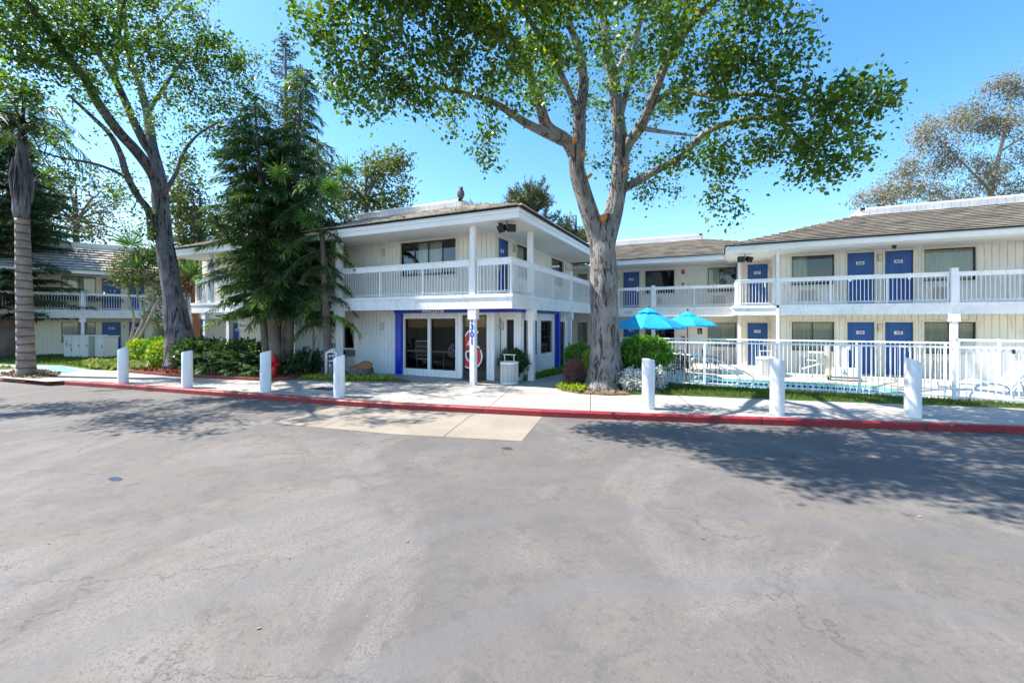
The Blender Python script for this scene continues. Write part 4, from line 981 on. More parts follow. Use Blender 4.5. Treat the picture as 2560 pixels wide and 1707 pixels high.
# ------------------------------------------------------------------ things on the ground
def bollard(x, y, h, tilt, az, lab, kind=0):
    r = .145; b = MB(); n = 28
    def ztop(a, rr): return h-r*tilt*.6*(1-math.cos(a-az)*rr/r)
    rows = []
    zs = [(r, 0), (r*1.0, .02)]
    for rr, z in zs: rows.append([b.vert((rr*math.cos(2*math.pi*k/n), rr*math.sin(2*math.pi*k/n), z)) for k in range(n)])
    for fr in (.33, .66):
        rows.append([b.vert(((r+.0025*math.sin(k*1.3+fr*9))*math.cos(2*math.pi*k/n), (r+.0025*math.sin(k*1.3+fr*9))*math.sin(2*math.pi*k/n), h*fr*.9)) for k in range(n)])
    for rr, dz in ((r, -.02), (r-.006, 0), (r-.018, 0), (r-.03, -.012), (r*.4, -.016 if kind == 0 else .01)):
        rows.append([b.vert((rr*math.cos(2*math.pi*k/n), rr*math.sin(2*math.pi*k/n), ztop(2*math.pi*k/n, rr)+dz)) for k in range(n)])
    for i in range(len(rows)-1):
        for k in range(n): b.f.append([rows[i][k], rows[i][(k+1) % n], rows[i+1][(k+1) % n], rows[i+1][k]]); b.m.append(0)
    b.f.append(rows[-1]); b.m.append(0)
    o = b.build('bollard', M['beam'] if kind else M['white'], None, loc=(x, y, 0), smooth=True, label=lab, cat='bollard', group='white bollards along the red kerb')
    m = o.modifiers.new('e', 'EDGE_SPLIT'); m.split_angle = R(40); return o
for px, t, *a in ((308, 14.45, 1.21, .75, R(25), 'first white bollard from the palm, top cut on a slant, beside the lawn', 0),
          (468, 13.45, 1.16, .45, R(25), 'white bollard in front of the frond plants with a chipped top', 0),
          (664, 12.6, 1.21, .5, R(25), 'white bollard standing in front of the red fire hydrant', 0),
          (848, 11.8, 1.15, .6, R(25), 'white bollard standing in front of the sawn stump and white pipe', 0),
          (1621, 10.17, 1.19, .25, R(205), 'weathered white bollard in front of the silver leaved shrub', 1),
          (1943, 9.6, 1.24, .3, R(205), 'white bollard before the pool fence with the pool behind it', 1),
          (2282, 9.28, 1.28, .75, R(200), 'rightmost white bollard, nearest to the plastic lounger', 1)): c = W(px, 804, t); bollard(c.x, c.y, *a)

# fire hydrant
h = empty('fire_hydrant', (-14.72, 10.62, .05), label='red fire hydrant under the conifers between two bollards', cat='fire hydrant')
b = MB(); b.lathe([(.15, 0), (.15, .04), (.105, .05), (.10, .50), (.13, .52), (.13, .57), (.11, .58), (.10, .66), (.07, .74), (.03, .78), (.03, .83), (.001, .83)], 20); b.build('barrel', M['red'], h, smooth=True)
for d, L, rr in (((1, 0), .19, .055), ((-1, 0), .19, .055), ((-.2, -1), .21, .075)):
    b = MB(); b.tube([(0, 0, .42), (d[0]*L, d[1]*L, .42)], rr, 12); b.tube([(d[0]*(L-.02), d[1]*(L-.02), .42), (d[0]*(L+.03), d[1]*(L+.03), .42)], [rr*1.25, rr*1.1], 8); b.build('outlet_cap', M['red'], h)
# stump
h = empty('tree_stump', (-11.75, 11.95, .04), label='sawn tree stump with an orange brown top by the lobby wall', cat='stump')
b = MB(); b.tube([(0, 0, -.02), (0, 0, .12), (.01, 0, .34)], [.58, .44, .40], 26, wob=.09, seed=2, cap=False); b.build('bark', M['barkcon'], h, smooth=True)
b = MB(); b.tube([(.01, 0, .32), (.01, -.03, .40)], [.40, .39], 26, wob=.09, seed=2); b.build('cut_face', paint('stump_cut', (.42, .18, .07), .8, .3, 9), h)
# backflow pipe
h = empty('backflow_pipe', (-12.75, 11.25, .04), label='white bent water pipe with valves standing behind the fourth bollard', cat='water pipe')
b = MB(); b.tube([(0, 0, 0), (0, 0, .80), (.02, 0, .88), (.10, 0, .93), (.34, .05, .93), (.42, .05, .88), (.44, .06, .80), (.44, .06, 0)], .048, 12); b.build('pipe_loop', M['pipe'], h, smooth=True)
b = MB(); b.tube([(.30, .04, .93), (.30, .04, 1.0)], [.07, .09], 12); b.tube([(.30, .04, 1.0), (.30, .04, 1.03)], [.14, .12], 16); b.build('valve_hood', M['pipe'], h)
for z in (.78, .60, .44):
    b = MB(); b.tube([(.22, .02, z), (.38, .05, z)], .035, 8); b.tube([(.24, -.01, z), (.24, -.06, z)], .012, 6); b.tube([(.24, -.06, z), (.24, -.075, z)], .035, 10); b.build('valve', M['pipe'], h)
b = MB(); b.box(.16, .34, -.04, .12, 0, .52); b.build('pipe_stand', M['bin'], h)
# wire baskets
def basket(x, y, lab, s=1):
    h = empty('litter_basket', (x, y, 0), label=lab, cat='litter bin', group='white wire litter baskets'); r, H = .29*s, .72*s
    b = MB(); n = 40
    for k in range(n): a = 2*math.pi*k/n; b.box(r*math.cos(a)-.005, r*math.cos(a)+.005, r*math.sin(a)-.005, r*math.sin(a)+.005, .03, H-.04)
    for q in range(9):
        z = .05+q*(H-.12)/8; b.tube([(r*math.cos(2*math.pi*k/28), r*math.sin(2*math.pi*k/28), z) for k in range(29)], .005, 4, cap=False)
    b.build('wire_cage', M['white'], h)
    b = MB(); b.lathe([(r+.012, H-.07), (r+.02, H-.06), (r+.02, H), (r-.02, H), (r-.03, H-.05)], 28); b.build('rim', M['white'], h)
    b = MB(); b.lathe([(r-.02, 0), (r+.012, .0), (r+.012, .04), (r-.02, .05)], 28); b.build('foot_ring', M['white'], h)
    b = MB(); b.lathe([(r-.04, .03), (r-.04, H-.05), (r-.045, H-.05)], 24); b.build('liner', M['acgrey'], h)
    b = MB(); b.lathe([(r-.02, H-.02), (r*.7, H+.02), (r*.68, H+.02), (.1, H+.03)], 24); b.build('lid', M['cabinet'], h)
    b = MB()
    for sx in (-1, 1): b.tube([(sx*.17*s, 0, H), (sx*.17*s, 0, H+.22)], .014, 6)
    b.box(-.22*s, .22*s, -.03, .03, H+.22, H+.245); b.build('hood', M['white'], h); return h
basket(-6.22, 12.95, 'white wire litter basket by the lobby corner column'); basket(1.68, 18.7, 'white wire litter basket inside the pool fence near door 107', 1.0)
# green bush behind basket etc. come with the planting
# utility cabinets
def cabinet(x, y, rz, wd, dp, H, lab, doors=2, lid=True):
    h = empty('utility_cabinet', (x, y, .02), rz, label=lab, cat='utility cabinet', group='pale utility cabinets on the lawn')
    b = MB(); b.box(0, wd, 0, dp, 0, H); b.build('body', M['cabinet'], h, bevel=.012)
    for k in range(doors):
        b = MB(); a, c = wd*k/doors+.025, wd*(k+1)/doors-.025; b.box(a, c, -.018, 0, .06, H-.06); d = b.build('cabinet_door', M['cabinet'], h)
        b = MB(); b.box(c-.07, c-.04, -.04, -.018, H*.5, H*.62); b.build('handle', M['bin'], d)
    if lid: b = MB(); b.box(-.06, wd+.06, -.07, dp+.05, H, H+.06); b.build('top', M['cabinet'], h, bevel=.01)
    return h
c0 = W(160, 897, 24.4); cc = W(236, 897, 24.0)
ang = math.atan2(cc.y-c0.y, cc.x-c0.x)
o = cabinet(c0.x, c0.y, ang, 1.72, .9, 1.22, 'pale utility cabinet with dark graffiti marks on its left doors, beside the palm', 3)
b = MB()
for (x, z) in ((.18, .92), (.20, .80), (.17, .74), (.50, .48), (.51, .40)): b.box(x, x+.07, -.024, -.019, z, z+.06)
b.tube([(.14, -.022, .70), (.22, -.022, .78), (.26, -.022, .66), (.20, -.022, .62)], .012, 5); b.build('graffiti', M['ink'], o)
c1 = W(238, 897, 24.2); cabinet(c1.x, c1.y, ang-.15, .72, .7, 1.18, 'pale utility cabinet with an overhanging top, right of the marked one', 1)
c2 = W(268, 893, 25.0); cabinet(c2.x, c2.y, ang, .25, .4, 1.12, 'slim pale cabinet in front of blue door 131', 1, False)
c = W(118, 889, 26.2); h = empty('dome_bin', (c.x, c.y, .02), label='grey round topped bin against the shaded wall by the palm', cat='bin')
b = MB(); b.lathe([(.25, 0), (.27, .03), (.27, .62), (.25, .74), (.17, .84), (.06, .88), (.001, .88)], 22); b.build('body', M['bin'], h, smooth=True); b = MB(); b.lathe([(.28, .60), (.285, .62), (.28, .64)], 22); b.build('rim', M['bin'], h)

# ------------------------------------------------------------------ pool fences
def fence(name, x0, x1, y, z0, H, pitch, pw, poststep, lab, mt='white', rail=.05):
    h = empty(name, (x0, y, z0), label=lab, cat='fence'); L = x1-x0
    b = MB(); b.box(0, L, -rail*.5, rail*.5, H-rail, H); b.build('top_rail', M[mt], h)
    b = MB(); b.box(0, L, -.012, .012, .10, .13); b.build('bottom_rail', M[mt], h)
    n = int(L/pitch); b = MB()
    for k in range(1, n): xx = L*k/n; b.box(xx-pw, xx+pw, -pw, pw, .03, H-rail)
    b.build('pickets', M[mt], h)
    k = 0
    while k*poststep <= L+.01: b = MB(); xx = k*poststep; b.box(xx-.03, xx+.03, -.03, .03, 0, H-rail); b.build('fence_post', M[mt], h); k += 1
    return h
fence('pool_fence', -2.25, 9.4, 14.80, .02, 1.40, .135, .0078, 1.94, 'white picket metal fence in front of the pool, between lawn and pool deck', rail=.05)
fence('pool_fence', -4.9, 7.0, 19.0, 0, 1.38, .13, .009, 2.35, 'white metal fence on the far side of the pool before the room doors', rail=.06)
# low curb under the far fence
b = MB(); b.box(-4.9, 13.8, 18.93, 19.2, 0, .10); b.build('fence_plinth', M['deck'], kind='structure')
b = MB(); b.poly([(-4.5, 19.2), (13.8, 19.2), (13.8, 19.72), (-4.5, 19.72)], .03); b.build('fence_verge', M['lawn'], kind='structure')
# mesh gate at the right end
h = empty('mesh_gate', (7.1, 18.9, 0), label='white perforated mesh gate panel at the right end of the pool fence', cat='gate')
b = MB(); b.box(0, .07, -.04, .04, 0, 1.5); b.box(2.3, 2.37, -.04, .04, 0, 1.5); b.box(0, 2.37, -.035, .035, 1.42, 1.49); b.box(0, 2.37, -.03, .03, .06, .12); b.box(.95, 1.02, -.04, .04, 0, 1.5); b.build('gate_frame', M['white'], h)
b = MB()
for k in range(-26, 62):
    x = k*.04
    for sx in (1, -1):
        a, c = (x, .12), (x+sx*1.3, 1.42)
        u0 = 0; u1 = 1
        p = []
        for u in (0, 1): p.append((a[0]+(c[0]-a[0])*u, a[1]+(c[1]-a[1])*u))
        lo, hi = 0., 1.; dx = p[1][0]-p[0][0]
        for lim, s_ in ((.07, 1), (2.3, -1)):
            f0, f1 = s_*(p[0][0]-lim), s_*(p[1][0]-lim)
            if f0 < 0 and f1 < 0: lo = 2
            elif f0 < 0: lo = max(lo, -f0/(f1-f0))
            elif f1 < 0: hi = min(hi, f0/(f0-f1))
        if hi-lo < .05: continue
        q = [(p[0][0]+dx*u, 0, .12+1.3*u) for u in (lo, hi)]; b.tube(q, .005, 3, cap=False)
b.build('mesh_panel', M['white'], h); b = MB(); b.box(1.25, 1.34, -.05, -.035, 1.05, 1.25); b.build('gate_latch', M['ink'], h)

# ------------------------------------------------------------------ pool side things
def umbrella(x, y, r, za, zr, lab, rz=0, polez=0):
    h = empty('patio_umbrella', (x, y, 0), rz, label=lab, cat='umbrella', group='blue umbrellas by the pool')
    b = MB(); n = 8; C = []
    def p(k, f, u):  # between ribs the cloth sags
        a = 2*math.pi*(k+u)/n; e = 1-.10*math.sin(math.pi*u)*f; rr = r*f*e; z = za-.10-(za-.10-zr)*(f**1.08)-.03*math.sin(math.pi*u)*f+(-.055*f**6)
        return (rr*math.cos(a), rr*math.sin(a), z)
    F = [.16, .35, .55, .75, .92, 1.0]
    for k in range(n):
        for j in range(4):
            u0, u1 = j/4, (j+1)/4
            for i in range(len(F)-1): b.face([p(k, F[i], u0), p(k, F[i], u1), p(k, F[i+1], u1), p(k, F[i+1], u0)][::-1])
            q0, q1 = p(k, 1, u0), p(k, 1, u1); b.face([q0, q1, (q1[0]*1.005, q1[1]*1.005, q1[2]-.05), (q0[0]*1.005, q0[1]*1.005, q0[2]-.05)])
    b.build('canopy', M['umb'], h)
    b = MB()
    for k in range(n):
        for j in range(4):
            u0, u1 = j/4, (j+1)/4
            def q(f, u): a = 2*math.pi*(k+u)/n; sc_ = 1+.10*math.cos(2*math.pi*u); return (r*.30*f*sc_*math.cos(a), r*.30*f*sc_*math.sin(a), za-.22*f+.035*math.sin(math.pi*u)*(f > .9))
            b.face([q(.05, u0), q(1, u0), q(1, u1), q(.05, u1)])
    b.build('vent_cap', M['umb'], h)
    b = MB(); b.tube([(0, 0, polez), (0, 0, za+.02)], .02, 8); b.tube([(0, 0, za), (0, 0, za+.03), (0, 0, za+.08)], [.02, .045, .02], 8); b.build('pole', M['black'], h)
    for k in range(n):
        a = 2*math.pi*k/n; b = MB(); b.tube([(0, 0, za-.12), (r*.97*math.cos(a), r*.97*math.sin(a), zr-.02)], .008, 4); b.build('rib', M['black'], h)
    b = MB(); b.lathe([(.26, 0), (.26, .04), (.08, .09), (.03, .3)], 18); b.build('umbrella_base', M['black'], h, smooth=True)
    return h
def table(x, y, lab):
    h = empty('patio_table', (x, y, 0), label=lab, cat='table', group='round tables under the umbrellas')
    b = MB(); b.lathe([(.04, .70), (.60, .70), (.62, .715), (.60, .73), (.04, .73)], 30); b.build('table_top', M['white'], h)
    for k in range(4):
        a = k*math.pi/2+.5; b = MB(); b.tube([(.42*math.cos(a), .42*math.sin(a), .70), (.30*math.cos(a), .30*math.sin(a), .35), (.46*math.cos(a), .46*math.sin(a), 0)], .018, 6); b.build('leg', M['black'], h)
u1, u2 = W(1621, 935, 16.4), W(1719, 930, 17.9)
umbrella(u1.x, u1.y, 1.33, 2.60, 1.90, 'bright turquoise umbrella beside the forked tree, nearer one'); table(u1.x, u1.y, 'round white table under the nearer umbrella, half hidden by the round bush')
umbrella(u2.x, u2.y, 1.16, 2.50, 1.98, 'blue umbrella farther from the tree with its black pole in view', .3); table(u2.x, u2.y, 'round white table under the farther umbrella')
def patio_chair(x, y, rz, lab):
    h = empty('patio_chair', (x, y, 0), rz, label=lab, cat='chair', group='black ornate chairs by the pool')   # faces local -y
    b = MB(); b.lathe([(.02, .42), (.24, .42), (.25, .435), (.24, .45), (.02, .45)], 20); b.build('seat', M['black'], h)
    b = MB(); N_ = 15; arch = [(-.25+.5*k/(N_-1), .22+.10*0, .45+.50*math.sin(math.pi*(.12+.76*k/(N_-1)))**.7) for k in range(N_)]
    def rec(p): return (p[0], p[1]+(p[2]-.45)*.22, p[2])
    b.tube([rec(p) for p in [(-.22, .20, .40)]+arch+[(.22, .20, .40)]], .017, 7)
    for k in range(5):
        for z in (.50, .60, .70, .80, .88):
            xx = -.17+k*.085+(.04 if int(z*10) % 2 else 0)
            if abs(xx) > .22*(1-max(0, (z-.7))*2): continue
            b.tube([rec((xx+.042*math.cos(t), .215, z+.052*math.sin(t))) for t in [i*math.pi/4 for i in range(9)]], .0085, 4, cap=False)
    for xx in (-.12, 0, .12): b.tube([rec((xx, .215, .44)), rec((xx*1.2, .215, .86))], .009, 5)
    b.build('backrest', M['black'], h)
    for s in (-1, 1):
        b = MB(); b.tube([rec((s*.235, .21, .68)), (s*.29, .05, .69), (s*.29, -.14, .67), (s*.27, -.20, .60), (s*.24, -.16, .45)], .014, 6); b.build('armrest', M['black'], h)
        for (ya, yb) in ((-.18, -.27), (.18, .30)):
            b = MB(); b.tube([(s*.20, ya, .43), (s*.24, (ya+yb)/2, .22), (s*.26, yb, 0)], [.02, .016, .014], 6); b.build('leg', M['black'], h)
F_ = lambda d: R(d)
for (px, t, d, lab) in ((1664, 14.6, 150, 'black ornate patio chair pressed against the fence, its back to the street'), (1690, 14.9, 205, 'black ornate patio chair beside the round bush, back toward the fence'),
                        (1712, 16.9, 180-25, 'black ornate patio chair seen from behind, between the two umbrellas'), (1779, 17.0, 90+15, 'black ornate patio chair turned sideways, near the pool handrail')):
    c = W(px, 900, t); patio_chair(c.x, c.y, R(d), lab)
def handrail(x, y, rz, lab):
    h = empty('pool_handrail', (x, y, 0), rz, label=lab, cat='handrail', group='bent steel pool handrails')
    b = MB(); P, _ = smooth_path([(0, 0, 0), (0, 0, .55), (.03, 0, .78), (.16, 0, .88), (.35, 0, .84), (.9, 0, .60), (1.35, 0, .38), (1.48, 0, .22), (1.40, 0, .06), (1.2, 0, .0), (.8, 0, .02)], [1]*11)
    b.tube(P, .023, 10); b.build('steel_tube', M['chrome'], h, smooth=True); b = MB(); b.lathe([(.055, 0), (.055, .012), (.03, .02)], 14); b.build('floor_flange', M['chrome'], h)
a = W(1724, 965, 13.9); handrail(a.x, a.y+.25, R(10), 'bent steel handrail at the left end of the pool, farther one')
a = W(1757, 969, 13.5); handrail(a.x, a.y+.45, R(10), 'bent steel handrail at the left end of the pool, nearer one')
h = empty('pool_ladder_rail', (W(1733, 970, 13.5).x, W(1733, 970, 13.5).y+.55, 0), R(20), label='low curved steel rail at the pool edge before the two handrails', cat='handrail')
b = MB(); P, _ = smooth_path([(0, 0, 0), (0, 0, .16), (.08, 0, .28), (.25, 0, .30), (.6, 0, .22), (.9, 0, .16)], [1]*6); b.tube(P, .02, 8); b.build('steel_tube', M['chrome'], h, smooth=True)
# pool lift
c = W(2078, 952, 15.1); h = empty('pool_lift', (c.x, c.y, 0), label='cream and white pool hoist with a wheelchair symbol on its box', cat='pool lift')
b = MB(); b.box(-.12, .82, -.10, .30, .10, .16); b.box(.02, .70, -.18, .22, .16, .46, 1); b.build('base_box', [M['bin'], M['liftwhite']], h, bevel=.01)
b = MB(); b.tube([(.33, -.185, .38), (.33, -.185, .30), (.40, -.185, .30), (.43, -.185, .25)], .008, 5); b.tube([(.345+.05*math.cos(2+.4*q), -.185, .28+.045*math.sin(2+.4*q)) for q in range(11)], .007, 5); b.lathe([(.001, .40), (.016, .405), (.016, .42), (.001, .425)], 8, 0, .33, -.185); b.build('wheelchair_symbol', M['ink'], h)
for (x, y) in ((-.08, 0), (.78, 0)):
    b = MB(); b.tube([(x, y-.12, .06), (x, y-.08, .06)], .06, 12); b.build('wheel', M['black'], h)
b = MB(); b.box(-.16, -.02, .0, .16, .14, 1.22); b.box(.0, .07, .02, .14, .16, .95); b.build('mast', M['cream'], h, bevel=.01)
b = MB(); b.box(.10, .24, 0, .14, .46, 1.20); b.box(.28, .50, 0, .16, .46, 1.12); b.box(.46, .54, .02, .12, 1.1, 1.26); b.build('battery_unit', M['liftwhite'], h, bevel=.012)
b = MB(); b.tube([(-.10, .05, .98), (-.22, .05, .72), (-.36, .05, .66), (-.72, .05, .68)], .028, 8); b.build('lift_arm', M['cream'], h)
b = MB(); b.tube([(-.16, .05, .62), (-.85, .05, .36)], .024, 8); b.build('footrest_bar', M['liftwhite'], h)
b = MB(); b.box(-.62, -.24, -.12, .14, .94, .99); b.build('lift_seat', M['liftwhite'], h)
# loungers
def lounger(x, y, rz, lab, back=58):
    h = empty('sun_lounger', (x, y, 0), rz, label=lab, cat='sun lounger', group='white slatted sun loungers')
    wd = .30
    for s in (-1, 1):
        b = MB(); P, _ = smooth_path([(-.05, s*wd, .40), (.02, s*wd, .30), (.30, s*wd, .33), (.75, s*wd, .30), (1.25, s*wd, .24), (1.9, s*wd, .24)], [1]*6)
        for i in range(len(P)-1):
            a, c = P[i], P[i+1]; b.face([(a.x, a.y-.02, a.z-.05), (c.x, c.y-.02, c.z-.05), (c.x, c.y-.02, c.z+.02), (a.x, a.y-.02, a.z+.02)]); b.face([(a.x, a.y+.02, a.z+.02), (c.x, c.y+.02, c.z+.02), (c.x, c.y+.02, c.z-.05), (a.x, a.y+.02, a.z-.05)]); b.face([(a.x, a.y-.02, a.z+.02), (c.x, c.y-.02, c.z+.02), (c.x, c.y+.02, c.z+.02), (a.x, a.y+.02, a.z+.02)])
        b.build('side_frame', M['plastic'], h)
        b = MB(); P, _ = smooth_path([(.30, s*(wd+.02), .02), (.36, s*(wd+.03), .22), (.52, s*(wd+.05), .46), (.85, s*(wd+.05), .48), (1.08, s*(wd+.03), .36), (1.18, s*(wd+.02), .0)], [1]*6); b.tube(P, .026, 8); b.build('armrest', M['plastic'], h, smooth=True)
        for xx in (.12, 1.75):
            b = MB(); b.tube([(xx, s*wd, .28), (xx+(.05 if xx > 1 else -.02), s*(wd+.02), 0)], [.035, .028], 8); b.build('leg', M['plastic'], h)
    b = MB()
    for k in range(9): xx = .06+k*.115; b.box(xx, xx+.085, -wd, wd, .315-.006*k, .335-.006*k)
    b.build('seat', M['plastic'], h)
    b = MB(); ca, sa = math.cos(R(back)), math.sin(R(back)); O = Vector((1.08, 0, .27))
    def bp(u, v, d=0): return O+Vector((ca*u-sa*d*-1*0, 0, sa*u))+Vector((0, v, 0))+Vector((-sa*d, 0, ca*d))
    L = .86
    for s in (-1, 1):
        for (d0, d1) in ((-.015, .025),):
            vv = [wd*.98*s, wd*.90*s]; b.face([bp(0, vv[0], d1), bp(L-.06, vv[0], d1), bp(L-.06, vv[1], d1), bp(0, vv[1], d1)]); b.face([bp(0, vv[1], d0), bp(L-.06, vv[1], d0), bp(L-.06, vv[0], d0), bp(0, vv[0], d0)]); b.face([bp(0, vv[0], d0), bp(L-.06, vv[0], d0), bp(L-.06, vv[0], d1), bp(0, vv[0], d1)]); b.face([bp(0, vv[1], d0), bp(L-.06, vv[1], d0), bp(L-.06, vv[1], d1), bp(0, vv[1], d1)])
    b.tube([bp(L-.08, -wd*.94), bp(L, -wd*.8), bp(L+.01, 0), bp(L, wd*.8), bp(L-.08, wd*.94)], .026, 8)
    for k in range(11):
        u = .04+k*.072; b.face([bp(u, -wd*.9, .01), bp(u, wd*.9, .01), bp(u+.045, wd*.9, .02), bp(u+.045, -wd*.9, .02)]); b.face([bp(u+.045, -wd*.9, .0), bp(u+.045, wd*.9, .0), bp(u, wd*.9, -.01), bp(u, -wd*.9, -.01)])
    b.build('backrest', M['plastic'], h)
    for q in (-wd, wd): b = MB(); b.tube([bp(.6, q*.8, -.02), (1.75, q*.9, .24)], .016, 6); b.build('back_support', M['plastic'], h)
a = W(2370, 1000, 11.35); lounger(a.x, a.y+.12, R(4), 'white slatted plastic lounger behind the fence at the right edge of the view, nearer one')
lounger(a.x+1.55, a.y+.75, R(18), 'white plastic lounger standing behind the nearer one, cut off by the frame')
# owl decoy on the roof corner
h = empty('owl_decoy', (-8.36, 13.36, 6.47), R(200), label='dark owl shaped decoy perched on the corner of the roof parapet', cat='owl decoy')
b = MB(); b.tube([(0, 0, 0), (0, 0, .05), (0, .01, .16), (0, .0, .28), (0, -.01, .36), (0, 0, .42), (0, 0, .46)], [.05, .085, .11, .10, .07, .075, .03], 14); b.build('body', M['owl'], h, smooth=True)
for s in (-1, 1):
    b = MB(); b.tube([(s*.04, 0, .43), (s*.06, .0, .50)], [.025, .003], 6); b.build('ear_tuft', M['owl'], h)
    b = MB(); b.tube([(s*.09, .03, .30), (s*.10, .05, .15), (s*.06, .08, .02)], [.03, .04, .008], 8); b.build('wing', M['owl'], h)
b = MB(); b.tube([(0, -.07, .40), (0, -.11, .37)], [.016, .002], 6); b.build('beak', M['bin'], h)
# door mat
b = MB(); b.box(-8.3, -7.25, 12.75, 13.25, .004, .022); b.build('door_mat', M['bin'], label='dark mat before the glass lobby door', cat='mat')

# ------------------------------------------------------------------ trees
# the forked tree
L_ = [limb([(1512, 978, 13.3), (1512, 950, 13.3), (1512, 880, 13.3), (1510, 760, 13.3), (1507, 640, 13.3), (1500, 575, 13.3), (1490, 540, 13.25)], [.82, .60, .46, .41, .385, .33, .12]),
      limb([(1505, 690, 13.3), (1499, 610, 13.3), (1478, 545, 13.2), (1454, 469, 13.1), (1440, 410, 13.0), (1446, 360, 12.9), (1449, 286, 12.7), (1458, 204, 12.4), (1445, 120, 12.0), (1425, 60, 11.6), (1405, -60, 11)], [.29, .30, .275, .25, .235, .20, .17, .145, .12, .09, .05]),
      limb([(1508, 690, 13.3), (1513, 610, 13.3), (1530, 540, 13.4), (1545, 470, 13.4), (1553, 385, 13.3), (1545, 296, 13.2), (1535, 200, 13.0), (1518, 123, 12.8), (1505, 0, 12.4), (1500, -120, 12)], [.29, .30, .28, .25, .24, .20, .16, .13, .09, .05]),
      limb([(1436, 385, 12.95), (1415, 350, 12.8), (1369, 318, 12.4), (1352, 270, 12.1), (1335, 220, 11.8), (1311, 143, 11.4), (1270, 86, 10.8), (1217, 53, 10.2), (1130, 20, 9.4)], [.20, .19, .17, .14, .12, .10, .08, .06, .03]),
      limb([(1405, 352, 12.75), (1352, 327, 12.2), (1311, 306, 11.6), (1266, 276, 11.0), (1217, 250, 10.6), (1120, 225, 10.0), (1020, 215, 9.6)], [.15, .13, .11, .085, .07, .045, .02]),
      limb([(1556, 390, 13.3), (1575, 352, 13.1), (1600, 320, 12.8), (1632, 247, 12.3), (1666, 148, 11.6), (1706, 64, 11.0), (1730, -40, 10.2), (1760, -160, 9)], [.17, .16, .15, .13, .11, .085, .06, .03]),
      limb([(1549, 300, 13.2), (1562, 250, 13.0), (1583, 150, 12.6), (1604, 30, 12.0), (1620, -80, 11.4)], [.10, .09, .08, .06, .03]),
      limb([(1556, 475, 13.4), (1590, 455, 13.2), (1637, 429, 12.8), (1706, 390, 12.2), (1760, 335, 11.6), (1850, 300, 11.0), (1940, 300, 10.5), (1997, 345, 10.1), (2085, 409, 9.7)], [.13, .12, .11, .095, .08, .07, .055, .035, .015]),
      limb([(1620, 270, 12.5), (1690, 225, 11.8), (1780, 240, 11.0), (1880, 235, 10.2), (2000, 250, 9.6), (2120, 250, 9.1)], [.09, .08, .07, .05, .04, .015]),
      limb([(1449, 290, 12.7), (1400, 180, 11.4), (1330, 60, 9.6), (1250, -60, 8)], [.09, .08, .06, .03]),
      limb([(1600, 320, 12.8), (1700, 100, 10), (1850, -60, 8.5), (1950, -200, 7.6)], [.09, .08, .06, .03]),
      limb([(1535, 200, 13.0), (1600, 60, 14.5), (1680, -60, 16)], [.10, .08, .04]),
      limb([(1600, 320, 12.8), (1660, 330, 14.5), (1740, 340, 16)], [.09, .07, .03])]
CLM = [cl(*a) for a in (
    (850, 110, 120, 130, 9.2, .9, 46), (930, 235, 125, 70, 9.6, .8, 36), (800, 50, 70, 80, 9.6, .6, 14), (1050, 70, 150, 120, 8.6, 1.0, 56), (1060, 200, 130, 70, 9.2, .8, 34), (1190, 120, 130, 120, 8.8, 1.0, 50),
    (1160, 300, 105, 45, 10.6, .7, 18), (1215, 370, 55, 60, 10.9, .4, 10), (1310, 70, 140, 120, 9.0, 1.2, 44), (1330, 190, 120, 90, 10.6, 1.0, 34), (1430, 60, 120, 110, 10.2, 1.2, 36), (1400, 230, 100, 70, 13.6, 1.2, 26),
    (1490, 330, 80, 120, 15.0, 1.2, 26), (1600, 80, 150, 120, 9.6, 1.2, 46), (1610, 240, 130, 90, 12.6, 1.2, 34), (1760, 70, 150, 120, 9.0, 1.1, 56), (1900, 100, 125, 120, 9.0, 1.0, 54), (1985, 190, 65, 90, 9.2, .7, 20),
    (1790, 220, 140, 90, 9.8, 1.0, 46), (1700, 400, 70, 55, 12.2, .7, 14), (1790, 430, 75, 65, 11.2, .6, 20), (1805, 520, 45, 45, 11.2, .4, 8), (1860, 350, 120, 80, 10.4, .8, 34), (1980, 330, 110, 90, 10.0, .8, 34),
    (2110, 250, 110, 85, 9.2, .6, 30), (2180, 230, 65, 60, 9.0, .4, 13), (2090, 370, 120, 70, 9.5, .6, 30), (2040, 430, 90, 50, 9.8, .5, 16), (1650, 470, 90, 50, 14.5, .9, 16), (1580, 420, 70, 90, 15.0, .9, 18), (1545, 150, 110, 120, 15.0, 1.2, 24),
    (1330, -70, 260, 70, 8.5, 1.3, 40), (1700, -80, 280, 70, 8.6, 1.4, 50), (1000, -90, 200, 70, 8.4, 1.0, 26))]
CLM += [((X_*CS-t*SN, X_*SN+t*CS, z), 1.15, 1.1, .75, n) for X_, t, z, n in ((-3.3, 8.6, 9.3, 34), (-2.8, 7.8, 8.9, 36), (-2.1, 7.2, 8.6, 44), (-1.3, 6.9, 8.5, 48), (-.3, 6.9, 8.4, 48), (.8, 7.2, 8.4, 44), (2.0, 7.5, 8.3, 30), (-2.6, 8.6, 8.9, 34), (-1.2, 8.0, 8.8, 34), (.2, 8.2, 8.9, 34), (1.4, 8.6, 8.9, 30), (-.4, 6.3, 8.0, 14))]
CLM += [((X_*CS-t*SN, X_*SN+t*CS, z), 1.4, 1.3, .9, n) for X_, t, z, n in ((1.0, 15, 11, 14), (3.2, 14.5, 10.6, 14), (1.2, 12, 11.8, 14))]
